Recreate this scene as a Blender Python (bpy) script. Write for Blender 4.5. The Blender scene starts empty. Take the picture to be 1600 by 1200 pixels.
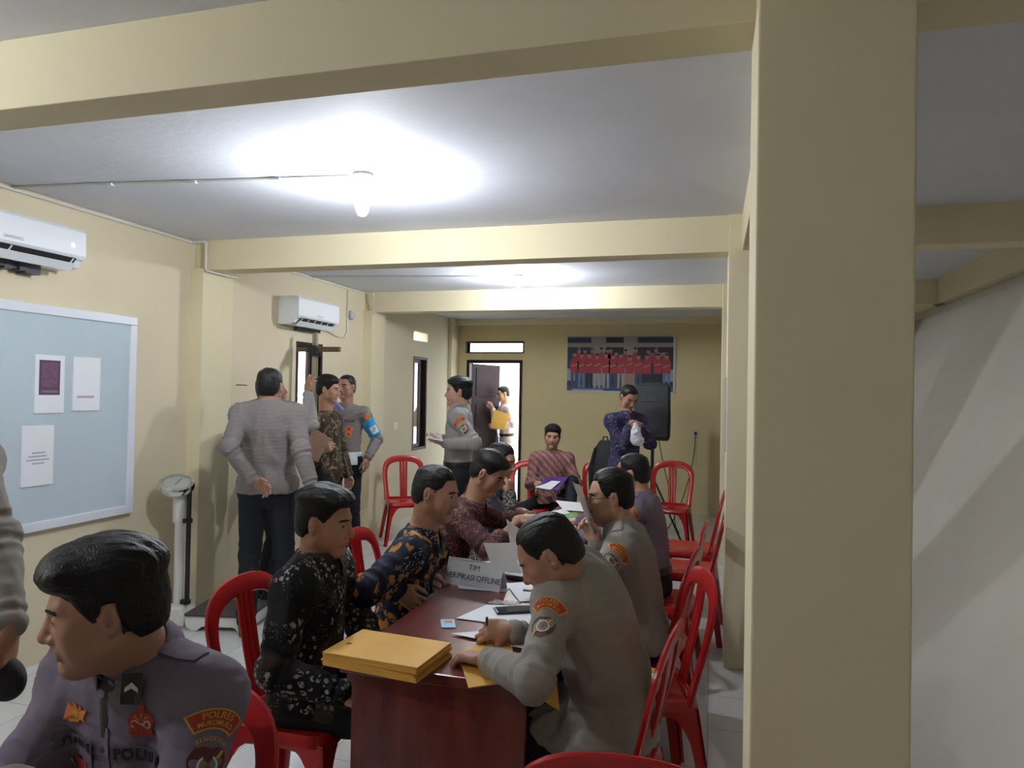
import bpy, bmesh, math, random
import numpy as np
from mathutils import Vector, Matrix

SC = bpy.context.scene
COL = SC.collection
rng = random.Random(7)
PI = math.pi

# ------------------------------------------------------------------ camera, world, light, exposure
F_PX, YAW, PITCH, ROLL, CAM_H = 1113.2, 0.27397, 0.013304, 0.017471, 1.6
cam_fwd = np.array([-math.sin(YAW)*math.cos(PITCH), math.cos(YAW)*math.cos(PITCH), math.sin(PITCH)])
_r0 = np.array([math.cos(YAW), math.sin(YAW), 0.0]); _u0 = np.cross(_r0, cam_fwd)
cam_right = _r0*math.cos(ROLL) + _u0*math.sin(ROLL)
cam_up = -_r0*math.sin(ROLL) + _u0*math.cos(ROLL)
CAM = np.array([0.0, 0.0, CAM_H])
cd = bpy.data.cameras.new('camera'); co = bpy.data.objects.new('camera', cd); COL.objects.link(co)
cd.sensor_fit = 'HORIZONTAL'; cd.sensor_width = 36.0; cd.lens = F_PX/1600*36.0
cd.clip_start = 0.02; cd.clip_end = 200
M = Matrix.Identity(4)
for i in range(3):
    M[i][0] = cam_right[i]; M[i][1] = cam_up[i]; M[i][2] = -cam_fwd[i]; M[i][3] = CAM[i]
co.matrix_world = M
SC.camera = co

SC.view_settings.view_transform = 'Standard'
SC.view_settings.look = 'None'
SC.view_settings.gamma = 1.0
SC.view_settings.use_curve_mapping = False
SC.view_settings.exposure = 0.2

w = bpy.data.worlds.new('daylight'); SC.world = w; w.use_nodes = True
wn = w.node_tree; bg = wn.nodes['Background']
wtc = wn.nodes.new('ShaderNodeTexCoord'); wsep = wn.nodes.new('ShaderNodeSeparateXYZ'); wmr = wn.nodes.new('ShaderNodeValToRGB')
wn.links.new(wtc.outputs['Generated'], wsep.inputs[0]); wn.links.new(wsep.outputs['Z'], wmr.inputs[0])
wmr.color_ramp.elements[0].position = 0.0; wmr.color_ramp.elements[0].color = (0.95, 0.97, 1, 1)
wmr.color_ramp.elements[1].position = 0.6; wmr.color_ramp.elements[1].color = (0.72, 0.86, 1, 1)
wn.links.new(wmr.outputs[0], bg.inputs['Color'])
bg.inputs['Strength'].default_value = 6.0

def lamp(name, kind, loc, energy, color=(1, 1, 1), **kw):
    l = bpy.data.lights.new(name, kind); l.energy = energy; l.color = color
    for k, v in kw.items():
        if k not in ('rot',): setattr(l, k, v)
    o = bpy.data.objects.new(name, l); o.location = loc
    if 'rot' in kw: o.rotation_euler = kw['rot']
    COL.objects.link(o); return o
BULBS = [(-1.70, 3.22), (-1.73, 6.30), (-3.0, .35)]
BULB_COL = (0.90, 0.945, 1.0)
BULB_STRENGTH = 800

# ------------------------------------------------------------------ helpers
def ray(px, py):
    return cam_fwd + cam_right*(px-800)/F_PX - cam_up*(py-600)/F_PX
def onz(px, py, z): d = ray(px, py); return CAM + d*(z-CAM_H)/d[2]
def ony(px, py, Y): d = ray(px, py); return CAM + d*Y/d[1]
def onx(px, py, X): d = ray(px, py); return CAM + d*X/d[0]

MATS = {}
def mat(name, col, rough=0.6, metal=0.0, spec=0.5, bump=0.0, bscale=40, coat=0.0, var=0.0, vscale=3.0, emis=None, estr=0, alpha=1, trans=0, bdist=0.002):
    if name in MATS: return MATS[name]
    m = bpy.data.materials.new(name); m.use_nodes = True; nt = m.node_tree; b = nt.nodes['Principled BSDF']
    b.inputs['Base Color'].default_value = (*col, 1); b.inputs['Roughness'].default_value = rough
    b.inputs['Metallic'].default_value = metal; b.inputs['Specular IOR Level'].default_value = spec
    b.inputs['Coat Weight'].default_value = coat; b.inputs['Alpha'].default_value = alpha
    b.inputs['Transmission Weight'].default_value = trans
    if emis: b.inputs['Emission Color'].default_value = (*emis, 1); b.inputs['Emission Strength'].default_value = estr
    tc = nt.nodes.new('ShaderNodeTexCoord')
    if var > 0:
        n = nt.nodes.new('ShaderNodeTexNoise'); n.inputs['Scale'].default_value = vscale; n.inputs['Detail'].default_value = 5
        nt.links.new(tc.outputs['Object'], n.inputs['Vector'])
        r = nt.nodes.new('ShaderNodeValToRGB'); r.color_ramp.elements[0].position = .3; r.color_ramp.elements[1].position = .7
        r.color_ramp.elements[0].color = (*[c*(1-var) for c in col], 1); r.color_ramp.elements[1].color = (*[min(1, c*(1+var*.6)) for c in col], 1)
        nt.links.new(n.outputs[0], r.inputs[0]); nt.links.new(r.outputs[0], b.inputs['Base Color'])
    if bump > 0:
        n = nt.nodes.new('ShaderNodeTexNoise'); n.inputs['Scale'].default_value = bscale; n.inputs['Detail'].default_value = 4
        nt.links.new(tc.outputs['Object'], n.inputs['Vector'])
        bp = nt.nodes.new('ShaderNodeBump'); bp.inputs['Strength'].default_value = bump; bp.inputs['Distance'].default_value = bdist
        nt.links.new(n.outputs[0], bp.inputs['Height']); nt.links.new(bp.outputs[0], b.inputs['Normal'])
    MATS[name] = m; return m

def obj(name, verts, faces, m=None, parent=None, smooth=False, mats=None, fmi=None):
    me = bpy.data.meshes.new(name)
    me.from_pydata([tuple(map(float, v)) for v in verts], [], [tuple(map(int, f)) for f in faces])
    if mats:
        for x in mats: me.materials.append(x)
    elif m: me.materials.append(m)
    if fmi is not None: me.polygons.foreach_set('material_index', list(fmi))
    if smooth: me.polygons.foreach_set('use_smooth', [True]*len(me.polygons))
    me.update()
    o = bpy.data.objects.new(name, me); COL.objects.link(o)
    if parent is not None: link(o, parent)
    return o
def link(o, parent):
    o.parent = parent
    o.matrix_parent_inverse = (Matrix.Translation(parent.location) @ parent.rotation_euler.to_matrix().to_4x4()).inverted() if parent.get('_w') else Matrix.Identity(4)
def empty(name, loc=(0, 0, 0), rz=0.0):
    o = bpy.data.objects.new(name, None); o.location = tuple(map(float, loc)); o.rotation_euler = (0, 0, rz); o.empty_display_size = .1
    COL.objects.link(o); return o
def wempty(name, loc):
    """Empty whose parts are modelled in world coordinates."""
    o = empty(name, loc); return o
def wchild(o, parent):
    o.parent = parent; o.location = tuple(-c for c in parent.location)
    return o
def tag(o, label=None, cat=None, group=None, kind=None):
    if label: o['label'] = label
    if cat: o['category'] = cat
    if group: o['group'] = group
    if kind: o['kind'] = kind
    return o

class MB:
    """collects simple shapes into one mesh"""
    def __init__(s): s.v = []; s.f = []; s.mi = []; s.cur = 0
    def add(s, V, F):
        n = len(s.v); s.v += [tuple(map(float, p)) for p in V]; s.f += [tuple(i+n for i in f) for f in F]; s.mi += [s.cur]*len(F); return s
    def box(s, x0, x1, y0, y1, z0, z1, T=None):
        V = [(x, y, z) for z in (z0, z1) for y in (y0, y1) for x in (x0, x1)]
        if T is not None: V = [T @ Vector(p) for p in V]
        return s.add(V, [(0, 2, 3, 1), (4, 5, 7, 6), (0, 1, 5, 4), (2, 6, 7, 3), (0, 4, 6, 2), (1, 3, 7, 5)])
    def tube(s, P, r, n=8, caps=True):
        P = [Vector(tuple(map(float, p))) for p in P]; N = len(P); R = r if isinstance(r, (list, tuple)) else [r]*N
        t0 = (P[1]-P[0]).normalized(); a = Vector((0, 0, 1)) if abs(t0.z) < .9 else Vector((1, 0, 0)); side = t0.cross(a).normalized()
        V = []
        for i in range(N):
            t = (P[min(i+1, N-1)]-P[max(i-1, 0)]).normalized(); side = (side - t*side.dot(t)).normalized(); up = t.cross(side)
            for k in range(n):
                an = 2*PI*k/n; V.append(P[i]+(side*math.cos(an)+up*math.sin(an))*R[i])
        F = [(i*n+k, i*n+(k+1) % n, (i+1)*n+(k+1) % n, (i+1)*n+k) for i in range(N-1) for k in range(n)]
        if caps: F += [tuple(range(n))[::-1], tuple((N-1)*n+k for k in range(n))]
        return s.add(V, F)
    def lathe(s, prof, n=24, T=None):
        V = []; 
        for (r, z) in prof:
            for k in range(n): V.append(Vector((r*math.cos(2*PI*k/n), r*math.sin(2*PI*k/n), z)))
        if T is not None: V = [T @ p for p in V]
        m = len(prof)
        F = [(i*n+k, i*n+(k+1) % n, (i+1)*n+(k+1) % n, (i+1)*n+k) for i in range(m-1) for k in range(n)]
        F += [tuple(range(n))[::-1], tuple((m-1)*n+k for k in range(n))]
        return s.add(V, F)
    def prism(s, pts, d0, d1, fn):
        """2-D polygon pts, fn(u, v, d) -> xyz"""
        n = len(pts); V = [fn(u, v, d0) for u, v in pts]+[fn(u, v, d1) for u, v in pts]
        F = [tuple(range(n))[::-1], tuple(range(n, 2*n))]+[(i, (i+1) % n, n+(i+1) % n, n+i) for i in range(n)]
        return s.add(V, F)
    def sweep(s, P, side, w, t, nseg=10, prof=None):
        """flat-oval ribbon swept along P; side = per point side vector; w/t widths"""
        P = [Vector(tuple(map(float, p))) for p in P]; N = len(P); V = []
        for i in range(N):
            tg = (P[min(i+1, N-1)]-P[max(i-1, 0)]).normalized(); sd = Vector(side[i]); sd = (sd-tg*sd.dot(tg)).normalized(); nm = tg.cross(sd)
            wi = w[i] if isinstance(w, (list, tuple)) else w; ti = t[i] if isinstance(t, (list, tuple)) else t
            for k in range(nseg):
                an = 2*PI*k/nseg; c, q = math.cos(an), math.sin(an)
                c = math.copysign(abs(c)**.6, c); q = math.copysign(abs(q)**.6, q)
                V.append(P[i]+sd*c*wi/2+nm*q*ti/2)
        n = nseg
        F = [(i*n+k, i*n+(k+1) % n, (i+1)*n+(k+1) % n, (i+1)*n+k) for i in range(N-1) for k in range(n)]
        F += [tuple(range(n))[::-1], tuple((N-1)*n+k for k in range(n))]
        return s.add(V, F)
    def build(s, name, m=None, parent=None, smooth=False, mats=None, bevel=0, world=True, seg=2):
        me = bpy.data.meshes.new(name); me.from_pydata(s.v, [], s.f)
        for x in (mats or [m]): me.materials.append(x)
        if mats: me.polygons.foreach_set('material_index', s.mi)
        bm = bmesh.new(); bm.from_mesh(me); bmesh.ops.recalc_face_normals(bm, faces=bm.faces)
        if bevel: bmesh.ops.bevel(bm, geom=[e for e in bm.edges if e.calc_face_angle(0) > .5], offset=bevel, segments=seg, affect='EDGES', profile=.6, clamp_overlap=True)
        bm.to_mesh(me); bm.free()
        if smooth:
            me.polygons.foreach_set('use_smooth', [True]*len(me.polygons))
            me.set_sharp_from_angle(angle=math.radians(42)) if hasattr(me, 'set_sharp_from_angle') else None
        me.update()
        o = bpy.data.objects.new(name, me); COL.objects.link(o)
        if parent is not None:
            o.parent = parent
            if world: o.location = tuple(-c for c in parent.location)
        return o

_tx = {}
def text_geo(txt, size=1.0, bold=0.0, spacing=1.0):
    """flat text as (verts Nx2, faces) centred on the origin"""
    key = (txt, size, bold, spacing)
    if key in _tx: return _tx[key]
    c = bpy.data.curves.new('t', 'FONT'); c.body = txt; c.size = 1.0; c.align_x = 'CENTER'; c.align_y = 'CENTER'; c.offset = min(.03, bold/size*.7); c.resolution_u = 3; c.space_character = spacing
    o = bpy.data.objects.new('t', c); COL.objects.link(o)
    me = o.to_mesh(); V = np.array([v.co[:2] for v in me.vertices]).reshape(-1, 2)*size; F = [tuple(p.vertices) for p in me.polygons]
    o.to_mesh_clear(); bpy.data.objects.remove(o); bpy.data.curves.remove(c)
    _tx[key] = (V, F); return V, F
def text_flat(mb, txt, size, org, ux, uy, off=0.0, bold=0.0, spacing=1.0):
    V, F = text_geo(txt, size, bold, spacing); o = Vector(org); ux = Vector(ux).normalized(); uy = Vector(uy).normalized(); n = ux.cross(uy)
    mb.add([o+ux*float(a)+uy*float(b)+n*off for a, b in V], F)
# ------------------------------------------------------------------ materials of the room
def paint(name, col, stain=0.06, bump=.35):
    m = bpy.data.materials.new(name); m.use_nodes = True; nt = m.node_tree; b = nt.nodes['Principled BSDF']
    tc = nt.nodes.new('ShaderNodeTexCoord')
    n1 = nt.nodes.new('ShaderNodeTexNoise'); n1.inputs['Scale'].default_value = 1.3; n1.inputs['Detail'].default_value = 6
    n2 = nt.nodes.new('ShaderNodeTexNoise'); n2.inputs['Scale'].default_value = 22; n2.inputs['Detail'].default_value = 5
    sp = nt.nodes.new('ShaderNodeTexVoronoi'); sp.inputs['Scale'].default_value = 5.5; sp.inputs['Randomness'].default_value = 1
    for x in (n1, n2, sp): nt.links.new(tc.outputs['Object'], x.inputs['Vector'])
    r = nt.nodes.new('ShaderNodeValToRGB'); r.color_ramp.elements[0].position = .35; r.color_ramp.elements[1].position = .65
    r.color_ramp.elements[0].color = (*[c*(1-stain) for c in col], 1); r.color_ramp.elements[1].color = (*col, 1)
    nt.links.new(n1.outputs[0], r.inputs[0])
    r2 = nt.nodes.new('ShaderNodeValToRGB'); r2.color_ramp.elements[0].position = .012; r2.color_ramp.elements[0].color = (.35, .35, .35, 1)
    r2.color_ramp.elements[1].position = .02; r2.color_ramp.elements[1].color = (1, 1, 1, 1)
    nt.links.new(sp.outputs['Distance'], r2.inputs[0])
    mx = nt.nodes.new('ShaderNodeMixRGB'); mx.blend_type = 'MULTIPLY'; mx.inputs[0].default_value = .7
    nt.links.new(r.outputs[0], mx.inputs[1]); nt.links.new(r2.outputs[0], mx.inputs[2]); nt.links.new(mx.outputs[0], b.inputs['Base Color'])
    b.inputs['Roughness'].default_value = .75; b.inputs['Specular IOR Level'].default_value = .25
    bp = nt.nodes.new('ShaderNodeBump'); bp.inputs['Strength'].default_value = bump; bp.inputs['Distance'].default_value = .003
    nt.links.new(n2.outputs[0], bp.inputs['Height']); nt.links.new(bp.outputs[0], b.inputs['Normal'])
    MATS[name] = m; return m
cream = paint('cream_wall_paint', (0.73, 0.645, 0.465), .07)
creamb = paint('back_wall_cream', (0.70, 0.59, 0.34), .07)  # yellower cream, used on the back wall only
cream2 = paint('cream_beam_paint', (0.76, 0.685, 0.475), .05)
ceilm = paint('ceiling_plaster', (0.76, 0.78, 0.86), .08, .5)
greyw = paint('bare_plaster', (0.52, 0.49, 0.43), .1, .4)
def tiles():
    m = bpy.data.materials.new('white_floor_tiles'); m.use_nodes = True; nt = m.node_tree; b = nt.nodes['Principled BSDF']
    tc = nt.nodes.new('ShaderNodeTexCoord'); br = nt.nodes.new('ShaderNodeTexBrick')
    br.offset = 0; br.inputs['Scale'].default_value = 1.0; br.inputs['Brick Width'].default_value = .4; br.inputs['Row Height'].default_value = .4
    br.inputs['Mortar Size'].default_value = .0022; br.inputs['Mortar Smooth'].default_value = .2
    br.inputs['Color1'].default_value = (.70, .71, .71, 1); br.inputs['Color2'].default_value = (.66, .67, .67, 1); br.inputs['Mortar'].default_value = (.34, .34, .33, 1)
    nt.links.new(tc.outputs['Object'], br.inputs['Vector'])
    n = nt.nodes.new('ShaderNodeTexNoise'); n.inputs['Scale'].default_value = 4; n.inputs['Detail'].default_value = 8; nt.links.new(tc.outputs['Object'], n.inputs['Vector'])
    r = nt.nodes.new('ShaderNodeValToRGB'); r.color_ramp.elements[0].color = (.80, .80, .79, 1); r.color_ramp.elements[1].color = (1, 1, 1, 1); r.color_ramp.elements[1].position = .6
    nt.links.new(n.outputs[0], r.inputs[0])
    mx = nt.nodes.new('ShaderNodeMixRGB'); mx.blend_type = 'MULTIPLY'; mx.inputs[0].default_value = 1
    nt.links.new(br.outputs[0], mx.inputs[1]); nt.links.new(r.outputs[0], mx.inputs[2]); nt.links.new(mx.outputs[0], b.inputs['Base Color'])
    b.inputs['Roughness'].default_value = .16
    return m
tile = tiles()
white = mat('white_plastic', (.80, .83, .88), .35)
conduit = mat('pale_conduit', (.72, .72, .68), .5)
darkwood = mat('dark_brown_wood', (.030, .013, .012), .45, spec=.2, var=.3, vscale=9)
blackm = mat('black_metal', (.012, .012, .013), .4)
dark = mat('black_void', (.01, .01, .012), .6)
chrome = mat('polished_chrome', (.75, .75, .75), .12, metal=1)
glassm = mat('window_glass', (.9, .95, .97), .03, trans=1.0, spec=.5)
paperm = mat('white_paper', (.82, .84, .88), .7)
inkm = mat('dark_ink', (.05, .05, .08), .7)
greyink = mat('grey_ink', (.30, .30, .38), .7)
enamel = mat('white_enamel', (.70, .70, .67), .4, var=.08)

# ------------------------------------------------------------------ shell
XL, XR, YB, YR, H = -3.71, 2.0, 10.05, -2.6, 2.69
BZ = 2.47
def struct(name, mb, m, **kw):
    o = mb.build(name, m, **kw); o['kind'] = 'structure'; return o
struct('floor', MB().box(XL-.2, XR+.2, YR-.2, YB+.2, -.12, 0), tile)
struct('ceiling', MB().box(XL-.2, XR+.2, YR-.2, YB+.2, H, H+.12), ceilm)
# left wall with two slim windows and a ventilation gap
WIN = [(5.80, 6.26, 1.0, 2.05), (8.49, 8.95, .84, 2.06)]
VENT = (8.49, 8.93, 2.27, 2.385)
mb = MB(); T_ = .15
ys = [YR, 5.80, 6.26, 8.49, 8.95, YB+.2]
mb.box(XL-T_, XL, ys[0], ys[1], 0, H).box(XL-T_, XL, ys[2], ys[3], 0, H).box(XL-T_, XL, ys[4], ys[5], 0, H)
mb.box(XL-T_, XL, ys[1], ys[2], 0, WIN[0][2]).box(XL-T_, XL, ys[1], ys[2], WIN[0][3], H)
mb.box(XL-T_, XL, ys[3], ys[4], 0, WIN[1][2]).box(XL-T_, XL, ys[3], ys[4], WIN[1][3], VENT[2]).box(XL-T_, XL, ys[3], ys[4], VENT[3], H)
struct('wall_left', mb, cream)
# back wall with door opening and transom
DX0, DX1, DT = -3.53, -2.67, 2.09
TR = (2.21, 2.345)
mb = MB(); B0, B1 = YB, YB+.15
mb.box(XL, DX0, B0, B1, 0, H).box(DX1, XR, B0, B1, 0, H).box(DX0, DX1, B0, B1, DT, TR[0]).box(DX0, DX1, B0, B1, TR[1], H)
struct('wall_back', mb, creamb)
# the right side is the plastered slanting underside of a stand, reaching from the floor to the wall-top beam
struct('wall_right', MB().prism([(.63, 0), (.78, 0), (2.15, 2.42), (2.15, H), (2.0, H), (2.0, 2.42)], YR, YB, lambda u, v, d: (u, d, v)), greyw)
mb = MB().box(XL, -3.4, YR-.15, YR, 0, H).box(-2.4, XR, YR-.15, YR, 0, H).box(-3.4, -2.4, YR-.15, YR, 2.1, H)
struct('wall_rear', mb, cream)
struct('rear_daylight_stop', MB().box(-3.4, -2.4, YR-.10, YR-.05, 0, 2.1), darkwood)  # unseen leaf added to keep daylight out of the rear opening
# cross beams, longitudinal beam, pillars, pilasters
PX0, PX1 = .085, .39
for y0, y1 in ((1.72, 1.87), (4.44, 4.62), (7.14, 7.32), (9.95, 10.05)):
    struct('ceiling_beam', MB().box(XL, XR, y0, y1, BZ if y0 < 9 else 2.60, H+.01), cream2, bevel=.004)
struct('ceiling_beam', MB().box(.16, .33, -2.6, YB, BZ+.002, H+.012), cream2, bevel=.004)
struct('ceiling_beam', MB().box(1.93, XR+.01, -2.6, YB, BZ, H+.012), cream2, bevel=.004)
for y0, y1 in ((1.59, 1.88), (4.42, 4.75), (7.12, 7.44)):
    struct('concrete_pillar', MB().box(PX0, PX1, y0, y1, 0, H+.005), cream2, bevel=.006, seg=3)
for y0, y1 in ((1.6, 1.88), (4.40, 4.74), (7.1, 7.42), (9.75, 10.05)):
    struct('wall_pilaster', MB().box(XL-.01, -3.60 if y0 < 9 else -3.66, y0, y1, 0, BZ+.01 if y0 < 9 else H), cream2, bevel=.005)

# ------------------------------------------------------------------ windows and door
def window(n, y0, y1, z0, z1, open_a):
    fr = MB(); t = .035
    fr.box(XL-.17, XL+.006, y0, y0+t, z0, z1).box(XL-.17, XL+.006, y1-t, y1, z0, z1).box(XL-.17, XL+.006, y0+t, y1-t, z1-t, z1).box(XL-.17, XL+.006, y0+t, y1-t, z0, z0+t)
    f = struct('window_%d' % n, fr, darkwood, bevel=.003)
    sa = MB(); s = .04; x0, x1 = XL-.075, XL-.045
    a0, a1, c0, c1 = y0+t, y1-t, z0+t, z1-t
    sa.box(x0, x1, a0, a0+s, c0, c1).box(x0, x1, a1-.12, a1, c0, c1).box(x0, x1, a0+s, a1-.12, c1-s, c1).box(x0, x1, a0+s, a1-.12, c0, c0+s)
    sh = sa.build('sash', darkwood, f)
    MB().box(XL-.062, XL-.058, a0+s, a1-.12, c0+s, c1-s).build('window_pane', glassm, sh)
    return f
window(1, *WIN[0], 0); window(2, *WIN[1], 0)
fr = MB().box(DX0, DX0+.045, YB-.01, YB+.16, 0, DT).box(DX1-.045, DX1, YB-.01, YB+.16, 0, DT).box(DX0+.045, DX1-.045, YB-.01, YB+.16, DT-.045, DT)
fr.box(DX0, DX1, YB-.008, YB+.155, TR[0]-.02, TR[0]).box(DX0, DX1, YB-.008, YB+.155, TR[1], TR[1]+.02).box(DX0-.02, DX0, YB-.008, YB+.155, TR[0]-.02, TR[1]+.02).box(DX1, DX1+.02, YB-.008, YB+.155, TR[0]-.02, TR[1]+.02)
door = struct('door_1', fr, darkwood, bevel=.004)
ang = math.radians(74); T = Matrix.Translation((DX0+.05, YB+.12, 0)) @ Matrix.Rotation(ang, 4, 'Z')
lf = MB().box(0, .77, 0, .04, .01, DT-.05, T)
for z0, z1 in ((.12, .5), (.6, 1.0), (1.1, 1.45), (1.55, 1.98)):
    lf.box(.1, .67, -.008, 0, z0, z1, T)
leaf = lf.build('door_leaf', mat('door_brown', (.022, .010, .011), .6, spec=.1, var=.25, vscale=6), door, bevel=.004)
hb = MB(); hb.box(.69, .72, -.02, -.008, .92, 1.16, T); hb.tube([T @ Vector((.705, -.05, 1.03)), T @ Vector((.60, -.05, 1.03))], .008); hb.tube([T @ Vector((.705, -.01, 1.03)), T @ Vector((.705, -.05, 1.03))], .008)
hb.build('door_handle', mat('brushed_steel', (.6, .6, .6), .3, metal=1), leaf)

# ground outside, bright in the sun
struct('ground_outside', MB().box(-9, 3, YB+.15, 18, -.2, -.08).box(-9, XL-.15, -3, YB+.15, -.2, -.08), mat('pale_ground', (.5, .52, .42), .9, var=.2))
for k, (x, y, s) in enumerate(((-7.2, 7.2, 1.5), (-7.8, 11.5, 1.7), (-6.6, 14.6, 1.4))):
    t = empty('garden_bush', (x, y, -.1)); lv = MB(); rr = random.Random(k)
    for i in range(900):
        a = rr.uniform(0, 2*PI); q = rr.random()**.4; hh = rr.random()
        rad = s*.55*q*math.sin(PI*min(.98, hh*.85+.12)); p = Vector((rad*math.cos(a), rad*math.sin(a), .1+hh*s))
        d = Vector((rr.uniform(-1, 1), rr.uniform(-1, 1), rr.uniform(-.4, 1))).normalized()*.09; e = d.cross(Vector((0, 0, 1))).normalized()*.035
        lv.add([p, p+d*.5+e, p+d, p+d*.5-e], [(0, 1, 2, 3)])
    lv.build('foliage', mat('leaf_green', (.10, .22, .05), .6, var=.4), t, world=False)
    MB().tube([(0, 0, 0), (.03, .02, s*.5)], [.05, .03]).build('stem', mat('bark', (.12, .08, .05), .8), t, world=False)
    tag(t, ['green leafy bush outside beside the slim window nearest the camera', 'green leafy bush outside beyond the second slim window', 'green leafy bush outside left of the back door'][k], 'bush', 'bushes outside')

# ------------------------------------------------------------------ bulbs
def bulb(x, y, label, ztop=H, st=1.0):
    t = empty('ceiling_bulb', (x, y, ztop))
    MB().lathe([(.001, 0), (.052, 0), (.052, -.014), (.045, -.026), (.028, -.032), (.024, -.075), (.001, -.075)], 28).build('lamp_holder', mat('porcelain_white', (.75, .76, .76), .3), t, smooth=True, world=False)
    MB().lathe([(.0135, -.073), (.0138, -.105), (.022, -.118), (.0325, -.142), (.034, -.168), (.029, -.192), (.017, -.210), (.001, -.216)], 28).build('bulb_globe', mat('lit_bulb%g' % st, (1, 1, 1), .5, emis=BULB_COL, estr=BULB_STRENGTH*st), t, smooth=True, world=False)
    tag(t, label, 'ceiling lamp', 'bare bulbs on the ceiling'); return t
bulb(*BULBS[0], 'bright bare bulb on the ceiling between the two nearest cross beams')
bulb(*BULBS[1], 'small lit bare bulb farther back, beyond the second cross beam')
def pipe(name, pts, r, label, m=conduit, cat='cable', clips=(), group=None, parent=None):
    mb = MB(); mb.tube(pts, r, 8); o = mb.build(name, m, parent, smooth=True)
    if label: tag(o, label, cat, group)
    for (p, a) in clips:
        q = MB(); q.box(p[0]-.012, p[0]+.012, p[1]-.012, p[1]+.012, p[2]-.008, p[2]+.004); q.build('cable_clip', white, o)
    return o
p_lo = [(XL+.012, 3.0, H-.012), (-3.2, 3.05, H-.009), (-2.4, 3.15, H-.009), (-1.76, 3.22, H-.009)]
pipe('ceiling_conduit', p_lo, .008, 'thin pale conduit across the ceiling to the nearest bulb', clips=[((-3.1, 3.06, H-.012), 0), ((-2.62, 3.12, H-.012), 0), ((-2.15, 3.17, H-.012), 0)])
pipe('ceiling_conduit', [(XL+.012, 6.0, H-.012), (-2.6, 6.2, H-.009), (-1.79, 6.3, H-.009)], .007, 'thin pale conduit across the ceiling to the far bulb')
wy = 4.38
pipe('wall_conduit', [(XL+.012, 1.9, H-.02), (XL+.012, wy-.0, H-.02), (-3.59, wy, H-.02), (-3.58, wy+.02, H-.03), (-3.58, wy+.02, BZ), (-3.575, wy+.02, BZ-.01), (-3.575, wy+.30, BZ-.01), (-3.58, 4.76, BZ), (XL+.012, 4.80, BZ+.03), (XL+.012, 4.80, H-.02), (XL+.012, 7.08, H-.02), (-3.59, 7.09, H-.02), (-3.59, 7.11, BZ-.01), (-3.585, 7.4, BZ-.012)], .009,
     'pale conduit running along the left wall top and stepping round the pilasters')

# ------------------------------------------------------------------ air conditioners
def ac(y0, y1, z0, z1, label, closed):
    t = wempty('air_conditioner', (XL, (y0+y1)/2, z0)); x1 = XL+.21
    prof = [(XL, z1), (x1-.02, z1), (x1, z1-.02), (x1+.004, z0+.075), (x1-.012, z0+.055), (x1-.03, z0+.05), (x1-.05, z0+.012), (x1-.10, z0), (XL, z0)]
    MB().prism([(a, b) for a, b in prof], y0, y1, lambda u, v, d: (u, d, v)).build('casing', white, t, bevel=.004)
    MB().prism([(x1-.004, z0+.058), (x1-.001, z0+.056), (x1-.050, z0+.004), (x1-.056, z0+.008)], y0+.05, y1-.06, lambda u, v, d: (u, d, v)).build('air_outlet', dark, t)
    mb = MB(); 
    mb.prism([(x1-.020, z0+.030), (x1-.014, z0+.026), (x1-.052, z0-.012), (x1-.056, z0-.008)], y0+.045, y1-.055, lambda u, v, d: (u, d, v))
    fl = mb.build('louvre_flap', white, t)
    n = 6 if closed else 3
    for k in range(n):
        y = y0+.07+(y1-y0-.15)*k/(n-1); MB().prism([(x1-.004, z0+.056), (x1-.002, z0+.05), (x1-.04, z0+.012), (x1-.046, z0+.016)], y-.004, y+.004, lambda u, v, d: (u, d, v)).build('louvre_vane', white, fl).location = (0, 0, 0)
    mb = MB(); text_flat(mb, 'SAMSUNG', .024, (x1+.006, (y0+y1)/2+.0, z0+.095), (0, 1, 0), (0, 0, 1)); mb.build('maker_name', greyink, t)
    return tag(t, label, 'air conditioner', 'wall air conditioners')
a1 = ac(2.40, 3.29, 2.27, 2.50, 'white wall air conditioner above the notice board, lit digit on its front', 0)
mb = MB(); text_flat(mb, 'n', .05, (XL+.216, 3.20, 2.40), (0, 1, 0), (0, 0, 1)); mb.build('lit_digit', mat('digit_glow', (1, 1, 1), .5, emis=(1, 1, 1), estr=1.3), a1)
dr = MB(); rr = random.Random(3)
for k in range(16):
    y = 2.45+k*.042; dr.box(XL+.0, XL+.05+rr.random()*.03, y, y+.045, 2.235-rr.random()*.02, 2.27)
dr.build('pipe_insulation', mat('dark_insulation', (.06, .065, .08), .5, bump=.6, bscale=30), a1)
a2 = ac(5.50, 6.20, 2.18, 2.43, 'smaller-looking white air conditioner farther back, above the measuring pole', 1)
MB().box(XL, XL+.04, 5.75, 6.15, 2.15, 2.18).build('pipe_insulation', MATS['dark_insulation'], a2)
pipe('power_cord', [(XL+.01, 6.73, H-.03), (XL+.01, 6.73, 2.38), (XL+.012, 6.73, 2.22), (XL+.02, 6.66, 2.16), (XL+.02, 6.52, 2.15), (XL+.03, 6.35, 2.19), (XL+.05, 6.18, 2.21)], .006, 'thin cord looping from the ceiling down to the far air conditioner', cat='cord')
jb = MB().lathe([(.001, 0), (.05, 0), (.05, .03), (.04, .04), (.001, .04)], 20, Matrix.Translation((XL, 6.80, 2.40)) @ Matrix.Rotation(PI/2, 4, 'Y')).build('junction_box', mat('grey_plastic', (.5, .53, .56), .5), smooth=True)
tag(jb, 'round grey junction box on the left wall beside the far air conditioner', 'junction box')
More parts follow.
